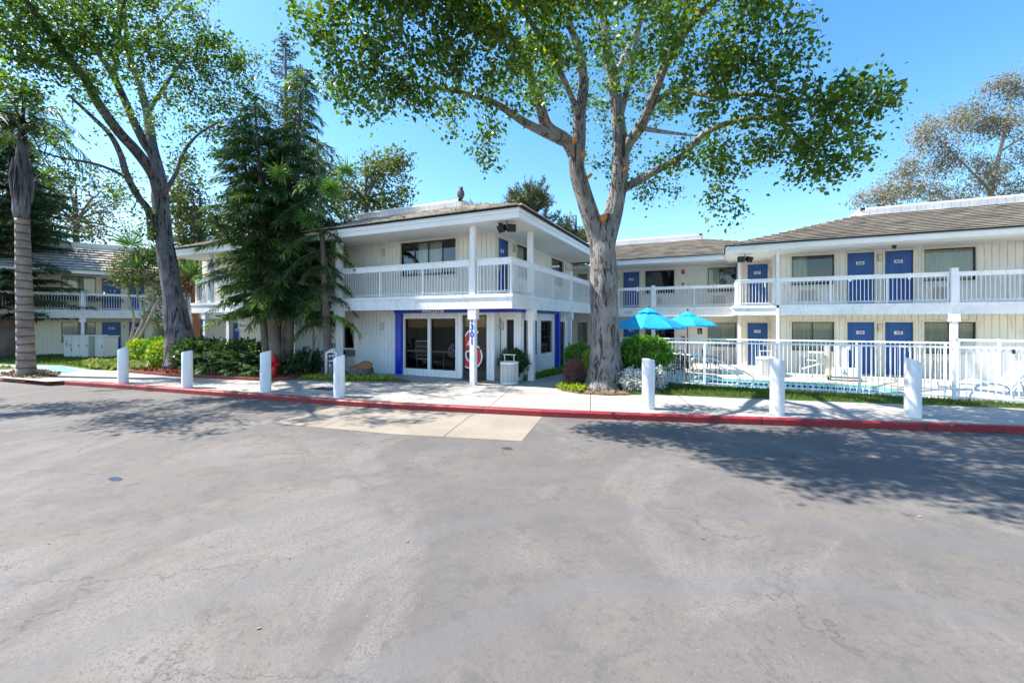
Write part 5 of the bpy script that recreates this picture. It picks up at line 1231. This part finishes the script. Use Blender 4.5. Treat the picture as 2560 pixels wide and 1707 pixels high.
kn = [((*W(x, y, t),), r, tuple(-Vector((math.sin(R(YAW))*-1, CS, 0))+Vector((dx, 0, .2)))) for x, y, t, r, dx in ((1436, 352, 12.62, .055, .1), (1458, 386, 12.68, .05, .3), (1474, 440, 12.80, .05, .5), (1366, 303, 12.2, .05, -.4), (1563, 425, 13.1, .06, .1), (1508, 545, 12.95, .10, .1))]
tree('shade_tree', L_, CLM, M['leaf'], M['bark'], leaf=.10, perleaf=34, spread=.16, wob=.045, knots=kn, trunk_seg=28,
     label='large forked shade tree with orange cut knots standing before the pool', cat='tree')
# the multi stemmed tree on the left
T0 = 19.0
L_ = [limb([(462, 915, T0), (452, 845, T0), (434, 740, T0), (413, 620, T0), (404, 540, T0), (398, 490, T0), (394, 460, T0)], [0.76, 0.528, 0.368, 0.328, 0.312, 0.288, 0.12]),
      limb([(405, 570, T0), (398, 500, T0), (385, 440, 18.6), (343, 380, 17.8), (302, 335, 17.0), (245, 257, 15.8), (212, 196, 15), (163, 135, 14), (114, 65, 13), (65, 0, 12), (0, -90, 11)], [0.24, 0.224, 0.208, 0.192, 0.176, 0.152, 0.128, 0.104, 0.08, 0.064, 0.032]),
      limb([(402, 490, T0), (385, 400, 19), (359, 355, 18.7), (326, 286, 18.2), (286, 196, 17.4), (229, 106, 16.4), (192, 41, 15.6), (165, -60, 14.6)], [0.192, 0.176, 0.16, 0.144, 0.12, 0.096, 0.072, 0.04]),
      limb([(408, 570, T0), (408, 500, T0), (400, 440, 19.4), (381, 367, 19.6), (369, 286, 19.8), (347, 204, 19.6), (325, 143, 19.2), (314, 61, 18.6), (302, -40, 18)], [0.224, 0.208, 0.216, 0.2, 0.168, 0.136, 0.104, 0.08, 0.04]),
      limb([(378, 600, T0-.3), (372, 530, 18.6), (347, 494, 18.2), (318, 441, 17.6), (302, 388, 17.2), (277, 339, 16.8), (241, 302, 16.2), (171, 237, 15)], [0.136, 0.136, 0.128, 0.12, 0.104, 0.088, 0.072, 0.04]),
      limb([(412, 490, 18.9), (422, 466, 18.8), (441, 432, 18.6), (461, 379, 18.2), (498, 335, 17.8), (560, 300, 17.2)], [0.104, 0.096, 0.08, 0.068, 0.048, 0.024]),
      limb([(200, 182, 14.8), (122, 163, 13.8), (53, 147, 13), (-40, 143, 12)], [0.096, 0.08, 0.064, 0.032]),
      limb([(310, 440, 17.5), (245, 412, 16.6), (143, 392, 15.6), (78, 369, 15)], [0.064, 0.052, 0.036, 0.016]),
      limb([(368, 290, 19.8), (390, 250, 19.4), (430, 190, 18.6), (490, 120, 17.4), (560, 100, 16.5)], [0.096, 0.08, 0.064, 0.048, 0.024]),
      limb([(320, 130, 19.2), (400, 60, 17.6), (480, -20, 16)], [0.08, 0.064, 0.032]),
      limb([(286, 196, 17.4), (300, 60, 15), (330, -80, 13)], [0.08, 0.064, 0.032])]
CLL = [cl(*a) for a in ((60, 60, 110, 90, 12.5, 1.1, 34), (170, 50, 110, 80, 13.2, 1.1, 38), (290, 60, 110, 90, 14.5, 1.2, 42), (400, 50, 110, 80, 15.5, 1.2, 40), (470, 100, 90, 90, 16, 1.2, 34), (250, 150, 100, 60, 14.6, 1.0, 26),
    (350, 150, 110, 60, 16.5, 1.1, 34), (440, 170, 110, 60, 16.5, 1.0, 34), (540, 140, 90, 70, 17.0, 1.0, 34), (610, 170, 60, 80, 17.8, .9, 26), (560, 220, 100, 80, 17.8, 1.0, 32), (640, 250, 50, 70, 18.4, .8, 18), (470, 250, 90, 60, 17.6, .9, 22),
    (520, 310, 90, 60, 18.2, .9, 20), (480, 380, 80, 50, 18.5, .8, 14), (420, 320, 60, 60, 19, .8, 12), (120, 190, 90, 50, 13.2, .9, 14), (60, 260, 50, 60, 13.5, .8, 6), (200, 330, 70, 50, 15.5, .8, 7), (150, 420, 70, 40, 15.2, .6, 8),
    (310, 250, 60, 60, 16.8, .8, 9), (290, 470, 70, 60, 17.5, .6, 10), (340, 560, 50, 50, 18, .6, 8), (20, 130, 80, 60, 12.4, .9, 20), (370, -60, 170, 60, 14, 1.4, 30), (120, -70, 220, 60, 11.5, 1.4, 44))]
CLL += [cl(*a) for a in ((30, 40, 80, 60, 12.6, .8, 26), (110, 110, 80, 60, 13.4, .8, 26), (30, 210, 60, 50, 13.2, .7, 14), (210, 90, 80, 60, 14.0, .9, 22), (560, 330, 70, 60, 18.4, .8, 12), (230, 230, 60, 40, 15, .7, 12))]
CLL += [(tuple(W(px, 804, t)+Vector((0, 0, z-EYE))), 1.4, 1.3, .8, n) for px, t, z, n in ((-90, 10.2, 8.2, 18), (-220, 10.6, 8.5, 40), (-340, 12, 8.6, 36), (-480, 11.6, 8.6, 34), (-650, 12, 8.8, 34), (-160, 12.5, 9.4, 36))]
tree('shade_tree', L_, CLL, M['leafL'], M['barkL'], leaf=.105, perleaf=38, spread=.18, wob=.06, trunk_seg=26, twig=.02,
     label='tall multi stemmed tree with furrowed grey trunk behind the hedge on the left', cat='tree')

# conifers in front of the lobby wing
def prof_c(R0, p=.75): return lambda u: R0*(1-u)**p+.15
def gnd(px, t, z=.04): c = W(px, 804, t); return (c.x, c.y, z)
def topat(px, py, t): c = W(px, py, t); return (c.x, c.y, c.z)
G1 = 'drooping conifers planted in the mulch bed'
conifer('norfolk_pine', gnd(716, 19.8), topat(714, 92, 19.8), .20, 5.5, lambda u: 1.9*(1-u)**.8+.10, M['needleN'], whorl=.42, per=6, spreadL=(.9, 1.08), droop=-.02, tipup=.10, nl=.12, nw=.035, lateral=.36, dens=1.0,
        label='tallest conifer of the group, its symmetrical pale spire rising above the others', cat='conifer', group=G1)
conifer('conifer', gnd(696, 16.3), topat(636, 250, 16.5), .19, 2.7, lambda u: 2.15*(.5+.5*math.sin(math.pi*min(1, .25+u*.75)))*(1-u)**.38, M['needle'], lean=(-.1, 0, 0), whorl=.42, per=7, droop=.22, tipup=.05, lateral=.46, nl=.27, dens=1.0,
        label='drooping conifer whose twin grey stems rise behind the hydrant, widest toward the left', cat='conifer', group=G1)
conifer('conifer', gnd(672, 16.9), topat(600, 300, 17.3), .14, 2.6, lambda u: 1.6*(1-u)**.5+.15, M['needle'], lean=(-.1, .1, 0), whorl=.45, per=6, droop=.18, tipup=.05, lateral=.44, nl=.27, dens=1.0,
        label='left leaning conifer at the left side of the group, branches over the hedge', cat='conifer', group=G1)
conifer('conifer', gnd(716, 16.8), topat(756, 165, 17.0), .20, 2.8, lambda u: 1.5*(1-u)**.6+.12, M['needle'], whorl=.42, per=7, droop=.28, tipup=.03, lateral=.44, nl=.27, dens=1.0,
        label='dark trunked conifer in the middle of the group, right of the twin stems', cat='conifer', group=G1)
conifer('conifer', gnd(823, 16.0), topat(792, 330, 16.2), .14, 2.3, lambda u: (.95 if u < .42 else 1.7*(1-u)**.5+.1), M['needle'], whorl=.62, per=4, droop=.36, tipup=.0, lateral=.40, nl=.27, dens=1.0,
        label='slender conifer with a bare scaly trunk standing alone in front of the lobby wall', cat='conifer', group=G1)
cq = [o for o in COL.objects if o.get('label', '').startswith('slender conifer')][0]; qb = np.array(cq.location)
for px, py, t, n in ((829, 470, 15.6, 520), (775, 548, 15.7, 420), (868, 425, 16.0, 260), (700, 430, 15.6, 260)):
    c = np.array(W(px, py, t))-qb; u = rng.normal(size=(n, 3)); u[:, 2] = u[:, 2]*.8-.15; leafmesh('bright_tuft', np.repeat([c], n, 0)+rng.normal(size=(n, 3))*.05, .42, .06, M['tuft'], cq, D=u*2.5, spread=.2, up=0)
h = empty('sapling', gnd(770, 16.4), label='thin bare dark stem leaning beside the conifer trunks', cat='sapling'); b = MB(); b.tube([(0, 0, 0), (.05, 0, .5), (.22, .05, 1.0), (.24, .05, 2.2)], [.055, .045, .04, .02], 7); b.tube([(.22, .05, 1.0), (.35, .1, 1.5)], [.03, .01], 6); b.build('stem', M['barkcon'], h)
# palm
PT = 16.3
b0 = Vector(gnd(66, PT, 0)); tp = W(50, 345, PT); h = empty('palm_tree', b0, label='palm with a ringed pale trunk and a torn grey crownshaft at the far left', cat='palm')
P, Rr = smooth_path([Vector((0, 0, -.02)), Vector((0, 0, .25)), (tp-b0)*.12, (tp-b0)*.45, (tp-b0)*.66], [.34, .275, .25, .22, .195], 10)
b = MB()
rr_ = [r*(1+.03*math.sin(i*2.1)) for i, r in enumerate(Rr)]; b.tube(P, rr_, 26); b.build('trunk', M['palm'], h, smooth=True)
b = MB(); q0 = (tp-b0)*.655; b.tube([q0, q0+Vector((0, 0, .35)), q0+Vector((0, 0, .9)), q0+Vector((0, 0, 1.7)), q0+Vector((0, 0, 2.5)), q0+Vector((0, 0, 3.3)), q0+Vector((0, 0, 4.2))], [.19, .225, .23, .225, .17, .11, .05], 18, wob=.11, seed=3); b.build('crownshaft', M['barkL'], h, smooth=True)
for k in range(7):
    a = k*.9; b = MB(); r0 = .235; p0 = q0+Vector((r0*math.cos(a), r0*math.sin(a), .5+.15*(k % 3)))
    b.tube([p0, p0+Vector((.06*math.cos(a), .06*math.sin(a), .7)), p0+Vector((-.03*math.cos(a), 0, 1.5))], [.035, .06, .02], 6); b.build('boot', M['barkL'], h)
C = []; D = []; 
q1 = q0+Vector((0, 0, 3.6))
for k in range(17):
    a = k*2.399+.3; el = R(80-k*5.6); L = random.uniform(1.9, 2.6); b = MB(); dr = Vector((math.cos(a)*math.cos(el), math.sin(a)*math.cos(el), math.sin(el))); pts = []
    for i in range(13):
        s = i/12; p = q1+dr*L*s+Vector((0, 0, -1.5*s*s*math.cos(el)*L/2.4-.25*s*s)); pts.append(p)
    b.tube(pts, [.035*(1-i/13)+.006 for i in range(13)], 5); fr = b.build('frond', M['palmleaf'], h)
    C = []; D = []
    for i in range(1, 13):
        for j in range(5):
            s = (i-1+j/5)/12; p = pts[i-1].lerp(pts[i], j/5); t = (pts[i]-pts[i-1]).normalized(); sd_ = t.cross(Vector((0, 0, 1))).normalized()
            for sg in (-1, 1): C.append(tuple(p)); D.append(tuple(sd_*sg*1.0+t*.55+Vector((0, 0, -.9))))
    leafmesh('leaflets', C, .55, .055, M['palmleaf'], fr, D=np.array(D)*2.2, spread=.35, up=0)
# dark conifer at the far left
conifer('conifer', gnd(22, 24.6, 0), topat(30, 330, 24.8), .40, 2.6, lambda u: 3.6*(1-u)**.55+.2, M['needledark'], whorl=.44, per=7, droop=.10, tipup=.04, lateral=.6, nl=.28, nw=.04, dens=.75,
        label='dark dense conifer behind the palm trunk at the far left', cat='conifer')
# trees beyond the roofs
def bgtree(name, px, py0, py1, t, rpx, lab, cat, leafm, n=60, leaf=.16, per=26, lw=.6, bark='barkL', clumps=7, r0=.3, sp=.35, trunkpx=None, group='trees beyond the motel roofs', rz=1.0, down=.1):
    base = Vector(gnd(trunkpx or px, t, 0)); ctr = W(px, (py0+py1)/2, t); rx = rpx*t/FPX; rz_ = abs(py1-py0)/2*t/FPX
    limbs = [([base, base.lerp(Vector((base.x, base.y, ctr.z)), .5), Vector((ctr.x, ctr.y, ctr.z-rz_*.3)), Vector((ctr.x, ctr.y, ctr.z+rz_*.6))], [r0, r0*.8, r0*.5, r0*.15])]
    cs = []
    for k in range(clumps):
        a = 2*math.pi*k/clumps+random.random(); f = random.uniform(.45, .75)
        c = np.array(ctr)+RIGHT*rx*f*math.cos(a)+VIEW*rx*.4*random.uniform(-1, 1)+np.array([0, 0, rz_*f*math.sin(a)])
        limbs.append(([limbs[0][0][2], Vector(c)*.5+limbs[0][0][2]*.5+Vector((0, 0, .3)), Vector(c)], [r0*.35, r0*.22, r0*.06]))
        cs.append((tuple(c), rx*.42, rx*.42, rz_*.42, n//clumps))
    cs.append((tuple(ctr), rx*.5, rx*.5, rz_*.5, n//clumps))
    return tree(name, limbs, cs, M[leafm], M[bark], leaf=leaf, perleaf=per, lw=lw, spread=sp, trunk_seg=10, twig=.02, label=lab, cat=cat, group=group, down=down)
bgtree('broadleaf_tree', 915, 385, 560, 34, 130, 'dense green broadleaf tree behind the lobby roof, right of the conifers', 'tree', 'leafbg', 130, .26, 44, clumps=10, sp=.42)
bgtree('broadleaf_tree', 500, 430, 680, 30, 105, 'olive green tree beyond the motel between the tall tree and the conifers', 'tree', 'leafbg', 130, .22, 48, clumps=9, sp=.42)
bgtree('broadleaf_tree', 190, 430, 620, 34, 150, 'thin brownish leaved tree over the far left roof', 'tree', 'leafbrown', 150, .20, 34, clumps=11, sp=.5)
bgtree('broadleaf_tree', 60, 420, 700, 33, 90, 'yellow green tree behind the palm at the left edge', 'tree', 'leafbg', 130, .24, 44, clumps=8, sp=.45)
def bunya(px, py0, py1, t, rpx, n, lab):
    """open crown of upswept limbs, each ending in a bottle brush of needles"""
    base = Vector(gnd(px, t, 0)); root = empty('bunya_pine', base, label=lab, cat='pine', group='trees beyond the motel roofs'); top = W(px, py0, t); H = top.z; rx = rpx*t/FPX; z0 = W(px, py1, t).z
    br = MB(); br.tube([(0, 0, 0), (0, 0, H*.6), (0, 0, H*.97)], [.35, .22, .05], 10); C = []; D = []
    for k in range(n):
        u = random.random(); a = random.uniform(0, 6.28); o = Vector((0, 0, z0-1.5+(H-z0)*u*.95)); Lr = rx*(1-u*.62)*random.uniform(.5, 1.05)
        e = o+Vector((math.cos(a)*Lr, math.sin(a)*Lr, Lr*random.uniform(.15, .75)))
        br.tube([o, o.lerp(e, .5)+Vector((0, 0, -.12*Lr)), e], [.06, .045, .02], 5, cap=False)
        for j in range(7):
            f = random.uniform(.45, 1.0); c = o.lerp(e, f)+Vector((random.gauss(0, .25), random.gauss(0, .25), random.gauss(0, .15))); d = Vector((math.cos(a)*.4, math.sin(a)*.4, random.uniform(.2, 1))).normalized(); Lb = random.uniform(.5, .9)
            br.tube([c, c+d*Lb], [.02, .008], 4, cap=False)
            for q in range(30): s = random.random(); C.append(tuple(c+d*Lb*s)); D.append(tuple(d*.6))
    br.build('trunk', M['barkL'], root); leafmesh('crown', C, .26, .20, M['needlebg'], root, D=np.array(D), spread=.8, up=0); return root
bunya(1325, 438, 560, 34, 95, 70, 'open crowned pine rising behind the lobby roof corner'); bunya(1440, 528, 640, 36, 70, 46, 'smaller open crowned pine behind the lobby roof beside the forked trunk'); bunya(1190, 500, 530, 42, 40, 18, 'small pine tip just showing over the roof parapet near the owl')
EU = 40
def eu(pts): return [W(*p) for p in pts]
L_ = [(eu([(2480, 804, EU), (2480, 560, EU), (2478, 470, EU), (2500, 380, EU), (2520, 290, EU), (2530, 210, EU)]), [.34, .28, .22, .15, .09, .03]),
      (eu([(2478, 480, EU), (2420, 420, EU-1), (2360, 360, EU-1), (2320, 310, EU-1)]), [.10, .08, .05, .02]), (eu([(2480, 560, EU), (2380, 500, EU-1), (2280, 470, EU-1), (2200, 480, EU-1)]), [.10, .08, .05, .02]),
      (eu([(2500, 380, EU), (2570, 330, EU+1), (2640, 260, EU+1)]), [.10, .07, .03]), (eu([(2480, 560, EU), (2580, 480, EU), (2680, 440, EU)]), [.10, .07, .03])]
CE = [cl(*a) for a in ((2540, 215, 70, 40, EU, 1.5, 18), (2440, 290, 80, 40, EU, 1.5, 22), (2350, 330, 65, 50, EU-1, 1.5, 20), (2500, 330, 80, 40, EU, 1.5, 16), (2330, 410, 80, 45, EU-1, 1.5, 22), (2440, 420, 80, 45, EU, 1.5, 20), (2250, 470, 80, 40, EU-1, 1.5, 22), (2190, 500, 60, 25, EU-1, 1.2, 14),
     (2370, 480, 80, 35, EU, 1.5, 18), (2560, 430, 80, 60, EU, 1.5, 20), (2600, 280, 70, 60, EU+1, 1.5, 18), (2480, 500, 90, 40, EU, 1.5, 16), (2650, 420, 60, 100, EU, 1.5, 16))]
tree('eucalyptus', L_, CE, M['leafeuc'], M['barkpale'], leaf=.26, perleaf=110, lw=.30, spread=.45, trunk_seg=10, down=.9, label='airy grey brown eucalyptus beyond the right hand roof', cat='tree', group='trees beyond the motel roofs')

# multi stemmed shrub with yucca heads by the tall tree
h = empty('yucca_shrub', gnd(318, 22.3, .02), label='many stemmed shrub with bare curved stems and spiky tufts left of the tall trunk', cat='shrub'); bb_ = Vector(h.location)
sp_ = [([(322, 868, 22.3), (335, 800, 22.3), (322, 740, 22.2), (320, 690, 22.2)], .07), ([(325, 868, 22.2), (345, 830, 22), (360, 780, 22), (345, 740, 22), (343, 700, 22)], .07), ([(325, 870, 22.1), (350, 820, 21.6), (375, 770, 21.4), (392, 730, 21.4)], .09), ([(325, 872, 22), (345, 850, 21.5), (372, 800, 21), (398, 745, 21)], .10),
       ([(352, 860, 22.4), (352, 820, 22.4), (370, 790, 22.4), (400, 775, 22.4)], .06), ([(368, 865, 22), (385, 830, 22), (402, 800, 22)], .06)]
for q, r in sp_:
    b = MB(); P, Rr = smooth_path([W(*p)-bb_ for p in q], [r*(1-.45*i/(len(q)-1)) for i in range(len(q))]); b.tube(P, Rr, 8); b.build('stem', M['barkpale'], h, smooth=True)
C = []; 
for (px, py, rx, ry, t, n) in ((310, 660, 35, 30, 22, 900), (355, 640, 40, 30, 22, 1000), (335, 700, 45, 25, 21.8, 1000), (300, 690, 22, 20, 22, 400), (375, 690, 30, 30, 21.6, 700), (395, 745, 25, 25, 21.5, 350), (385, 790, 25, 20, 21.5, 300)):
    c = np.array(W(px, py, t)-bb_); u = rng.normal(size=(n, 3))*.55; C.append(c+u[:, :1]*rx*t/FPX*RIGHT+u[:, 1:2]*.5*VIEW+u[:, 2:]*ry*t/FPX*np.array([0, 0, 1.]))
leafmesh('foliage', np.vstack(C), .15, .3, M['leafbg'], h, up=.2)
C = []; 
for (px, py, t) in ((328, 612, 21.8), (345, 668, 21.4), (398, 640, 22.4), (372, 655, 22)):
    C = np.repeat([np.array(W(px, py, t)-bb_)], 90, 0); u = rng.normal(size=(90, 3)); u[:, 2] = np.abs(u[:, 2])*.9-.2
    leafmesh('spiky_tuft', C, .75, .07, M['phil'], h, D=u*3, spread=.2, up=0)
# orange trunk behind the tall tree
h = empty('palm_tree', gnd(489, 23.4, 0), label='short orange brown palm trunk behind the tall tree with hanging dead fronds', cat='palm'); b = MB(); b.tube([(0, 0, 0), (.02, 0, 1.3), (0, 0, 2.6), (-.2, 0, 4.2)], [.24, .20, .18, .16], 12, wob=.05); b.build('trunk', M['barkorange'], h, smooth=True)
C = np.repeat([[-.25, 0, 4.2]], 260, 0)+rng.normal(size=(260, 3))*.2; u = rng.normal(size=(260, 3)); u[:, 2] = u[:, 2]*.5-.5; leafmesh('dead_fronds', C, 1.3, .05, M['litter'], h, D=u*2.5, spread=.2, up=0)
C = np.repeat([[-.25, 0, 4.4]], 240, 0)+rng.normal(size=(240, 3))*.15; u = rng.normal(size=(240, 3)); u[:, 2] = np.abs(u[:, 2])*.7; leafmesh('green_fronds', C, 1.4, .05, M['phil'], h, D=u*2.5, spread=.2, up=0)

# ------------------------------------------------------------------ hedges and shrubs
def at(px, py, t): return tuple(W(px, py, t))
def sb(name, px, py, rpx, rpy, t, n, mat, leaf, lab, cat='shrub', dep=None, **k):
    c = W(px, py, t); return bush(name, tuple(c), (rpx*t/FPX, dep or rpx*t/FPX, rpy*t/FPX), n, M[mat], leaf, label=lab, cat=cat, **k)
sb('hedge', 362, 878, 36, 30, 20.6, 3600, 'hedge', .10, 'clipped yellow green hedge clump right behind the first bollard', 'hedge', shell=.75, flat=.8, lump=.05, group='sunlit clipped hedge clumps')
sb('hedge', 425, 884, 44, 34, 19.4, 4800, 'hedge', .10, 'clipped yellow green hedge clump behind the second bollard', 'hedge', shell=.75, flat=.8, lump=.05, group='sunlit clipped hedge clumps')
sb('hedge', 405, 868, 40, 24, 20.6, 2600, 'pitto', .12, 'taller loose green hedge between the two clipped clumps', 'hedge', shell=.7, lump=.1)
sb('hedge', 500, 885, 60, 36, 18.6, 3600, 'dkshrub', .16, 'broad dark leaved hedge behind the frond plants', 'hedge', shell=.6, up=.5, lump=.1)
sb('hedge', 600, 890, 60, 40, 18.2, 3600, 'dkshrub', .16, 'dark leaved hedge left of the conifer trunks', 'hedge', shell=.6, up=.5, lump=.1)
def frondplant(px, py, t, r, n, lab, mat='phil', ln=.95):
    c = W(px, py, t); h = empty('frond_plant', (c.x, c.y, .04), label=lab, cat='plant', group='large leaved plants in the mulch bed'); zc = c.z-.2
    st = MB(); C = []; D = []
    for k in range(n):
        a = random.uniform(0, 6.28); el = random.uniform(-.1, 1.1); d = Vector((math.cos(a)*math.cos(el), math.sin(a)*math.cos(el), math.sin(el))); L = r*random.uniform(.7, 1.1)
        pts = [Vector((0, 0, zc*.5)), Vector((0, 0, zc*.6))+d*L*.6, Vector((0, 0, zc*.55))+d*L+Vector((0, 0, -.15*L))]; st.tube(pts, [.016, .012, .006], 4, cap=False)
        t_ = (pts[2]-pts[1]).normalized(); s_ = t_.cross(Vector((0, 0, 1))).normalized()
        for i in range(13):
            f = i/12; p = pts[1].lerp(pts[2], .3+.7*f)
            for sg in (-1, 1): C.append(tuple(p)); D.append(tuple(s_*sg*(1-.4*f)+t_*(.6+.5*f)+Vector((0, 0, -.25))))
    st.build('stalks', M['phil'], h); leafmesh('fronds', C, .34*ln, .13, M[mat], h, D=np.array(D)*2.4, spread=.25, up=1); return h
frondplant(545, 895, 16.9, .85, 26, 'large split leaved plant with upright pale fronds behind the second bollard'); frondplant(610, 900, 16.6, .85, 24, 'split leaved plant with a yellowish fan of fronds left of the third bollard'); frondplant(640, 915, 16.0, .6, 16, 'smaller blue green split leaved plant just left of the third bollard'); frondplant(500, 900, 17.4, .7, 16, 'low split leaved plant between the clipped hedge and the frond plants')
sb('shrub', 745, 915, 52, 28, 16.6, 2600, 'dkshrub', .13, 'low dark shrub between the conifer trunks and the lobby wall', lump=.22, shell=.35, up=.4)
sb('shrub', 770, 905, 34, 30, 16.9, 1400, 'dkshrub', .13, 'spiky dark shrub against the white lobby wall', lump=.3, shell=.3, up=.8)
sb('shrub', 1284, 905, 38, 32, 15.0, 2600, 'dkshrub', .09, 'dark green shrub behind the white litter basket at the lobby corner', shell=.6, dep=.22)
sb('round_bush', 1450, 893, 38, 34, 15.9, 3600, 'pitto', .09, 'rounded green bush left of the forked trunk by the blue post', lump=.08, shell=.66)
sb('round_bush', 1482, 905, 26, 34, 14.6, 2200, 'yellow', .07, 'bright yellow green bush tucked against the left of the forked trunk', lump=.08, shell=.6)
sb('round_bush', 1612, 885, 64, 44, 13.9, 7500, 'pitto', .10, 'large rounded green bush right of the forked trunk', lump=.09, shell=.68)
sb('round_bush', 1552, 900, 20, 26, 15.0, 1500, 'yellow', .08, 'small yellow green bush just right of the forked trunk', lump=.08, shell=.6)
sb('shrub', 1436, 932, 27, 35, 13.7, 4600, 'burg', .045, 'burgundy leaved upright shrub left of the forked trunk', shell=.45, up=1.0, lump=.06)
sb('shrub', 1585, 950, 34, 30, 12.6, 3200, 'silver', .06, 'silver leaved shrub between the forked trunk and a bollard', shell=.4, up=.6, lump=.14, group='silver leaved shrubs')
sb('shrub', 1642, 948, 24, 34, 12.7, 2600, 'silver', .06, 'silver leaved shrub between the bollard and the fence end', shell=.4, up=.6, lump=.14, group='silver leaved shrubs')

# dry leaves and specks lying about the lot
n = 60; C = np.c_[rng.uniform(-11, 6, n), rng.uniform(1.5, 10.5, n), np.full(n, RZ+.006)]
leafmesh('leaf_litter', C, .04, .6, M['litter'], up=3, flatz=.05, label='small dry leaves scattered over the parking lot asphalt', cat='leaf litter', kind='stuff')
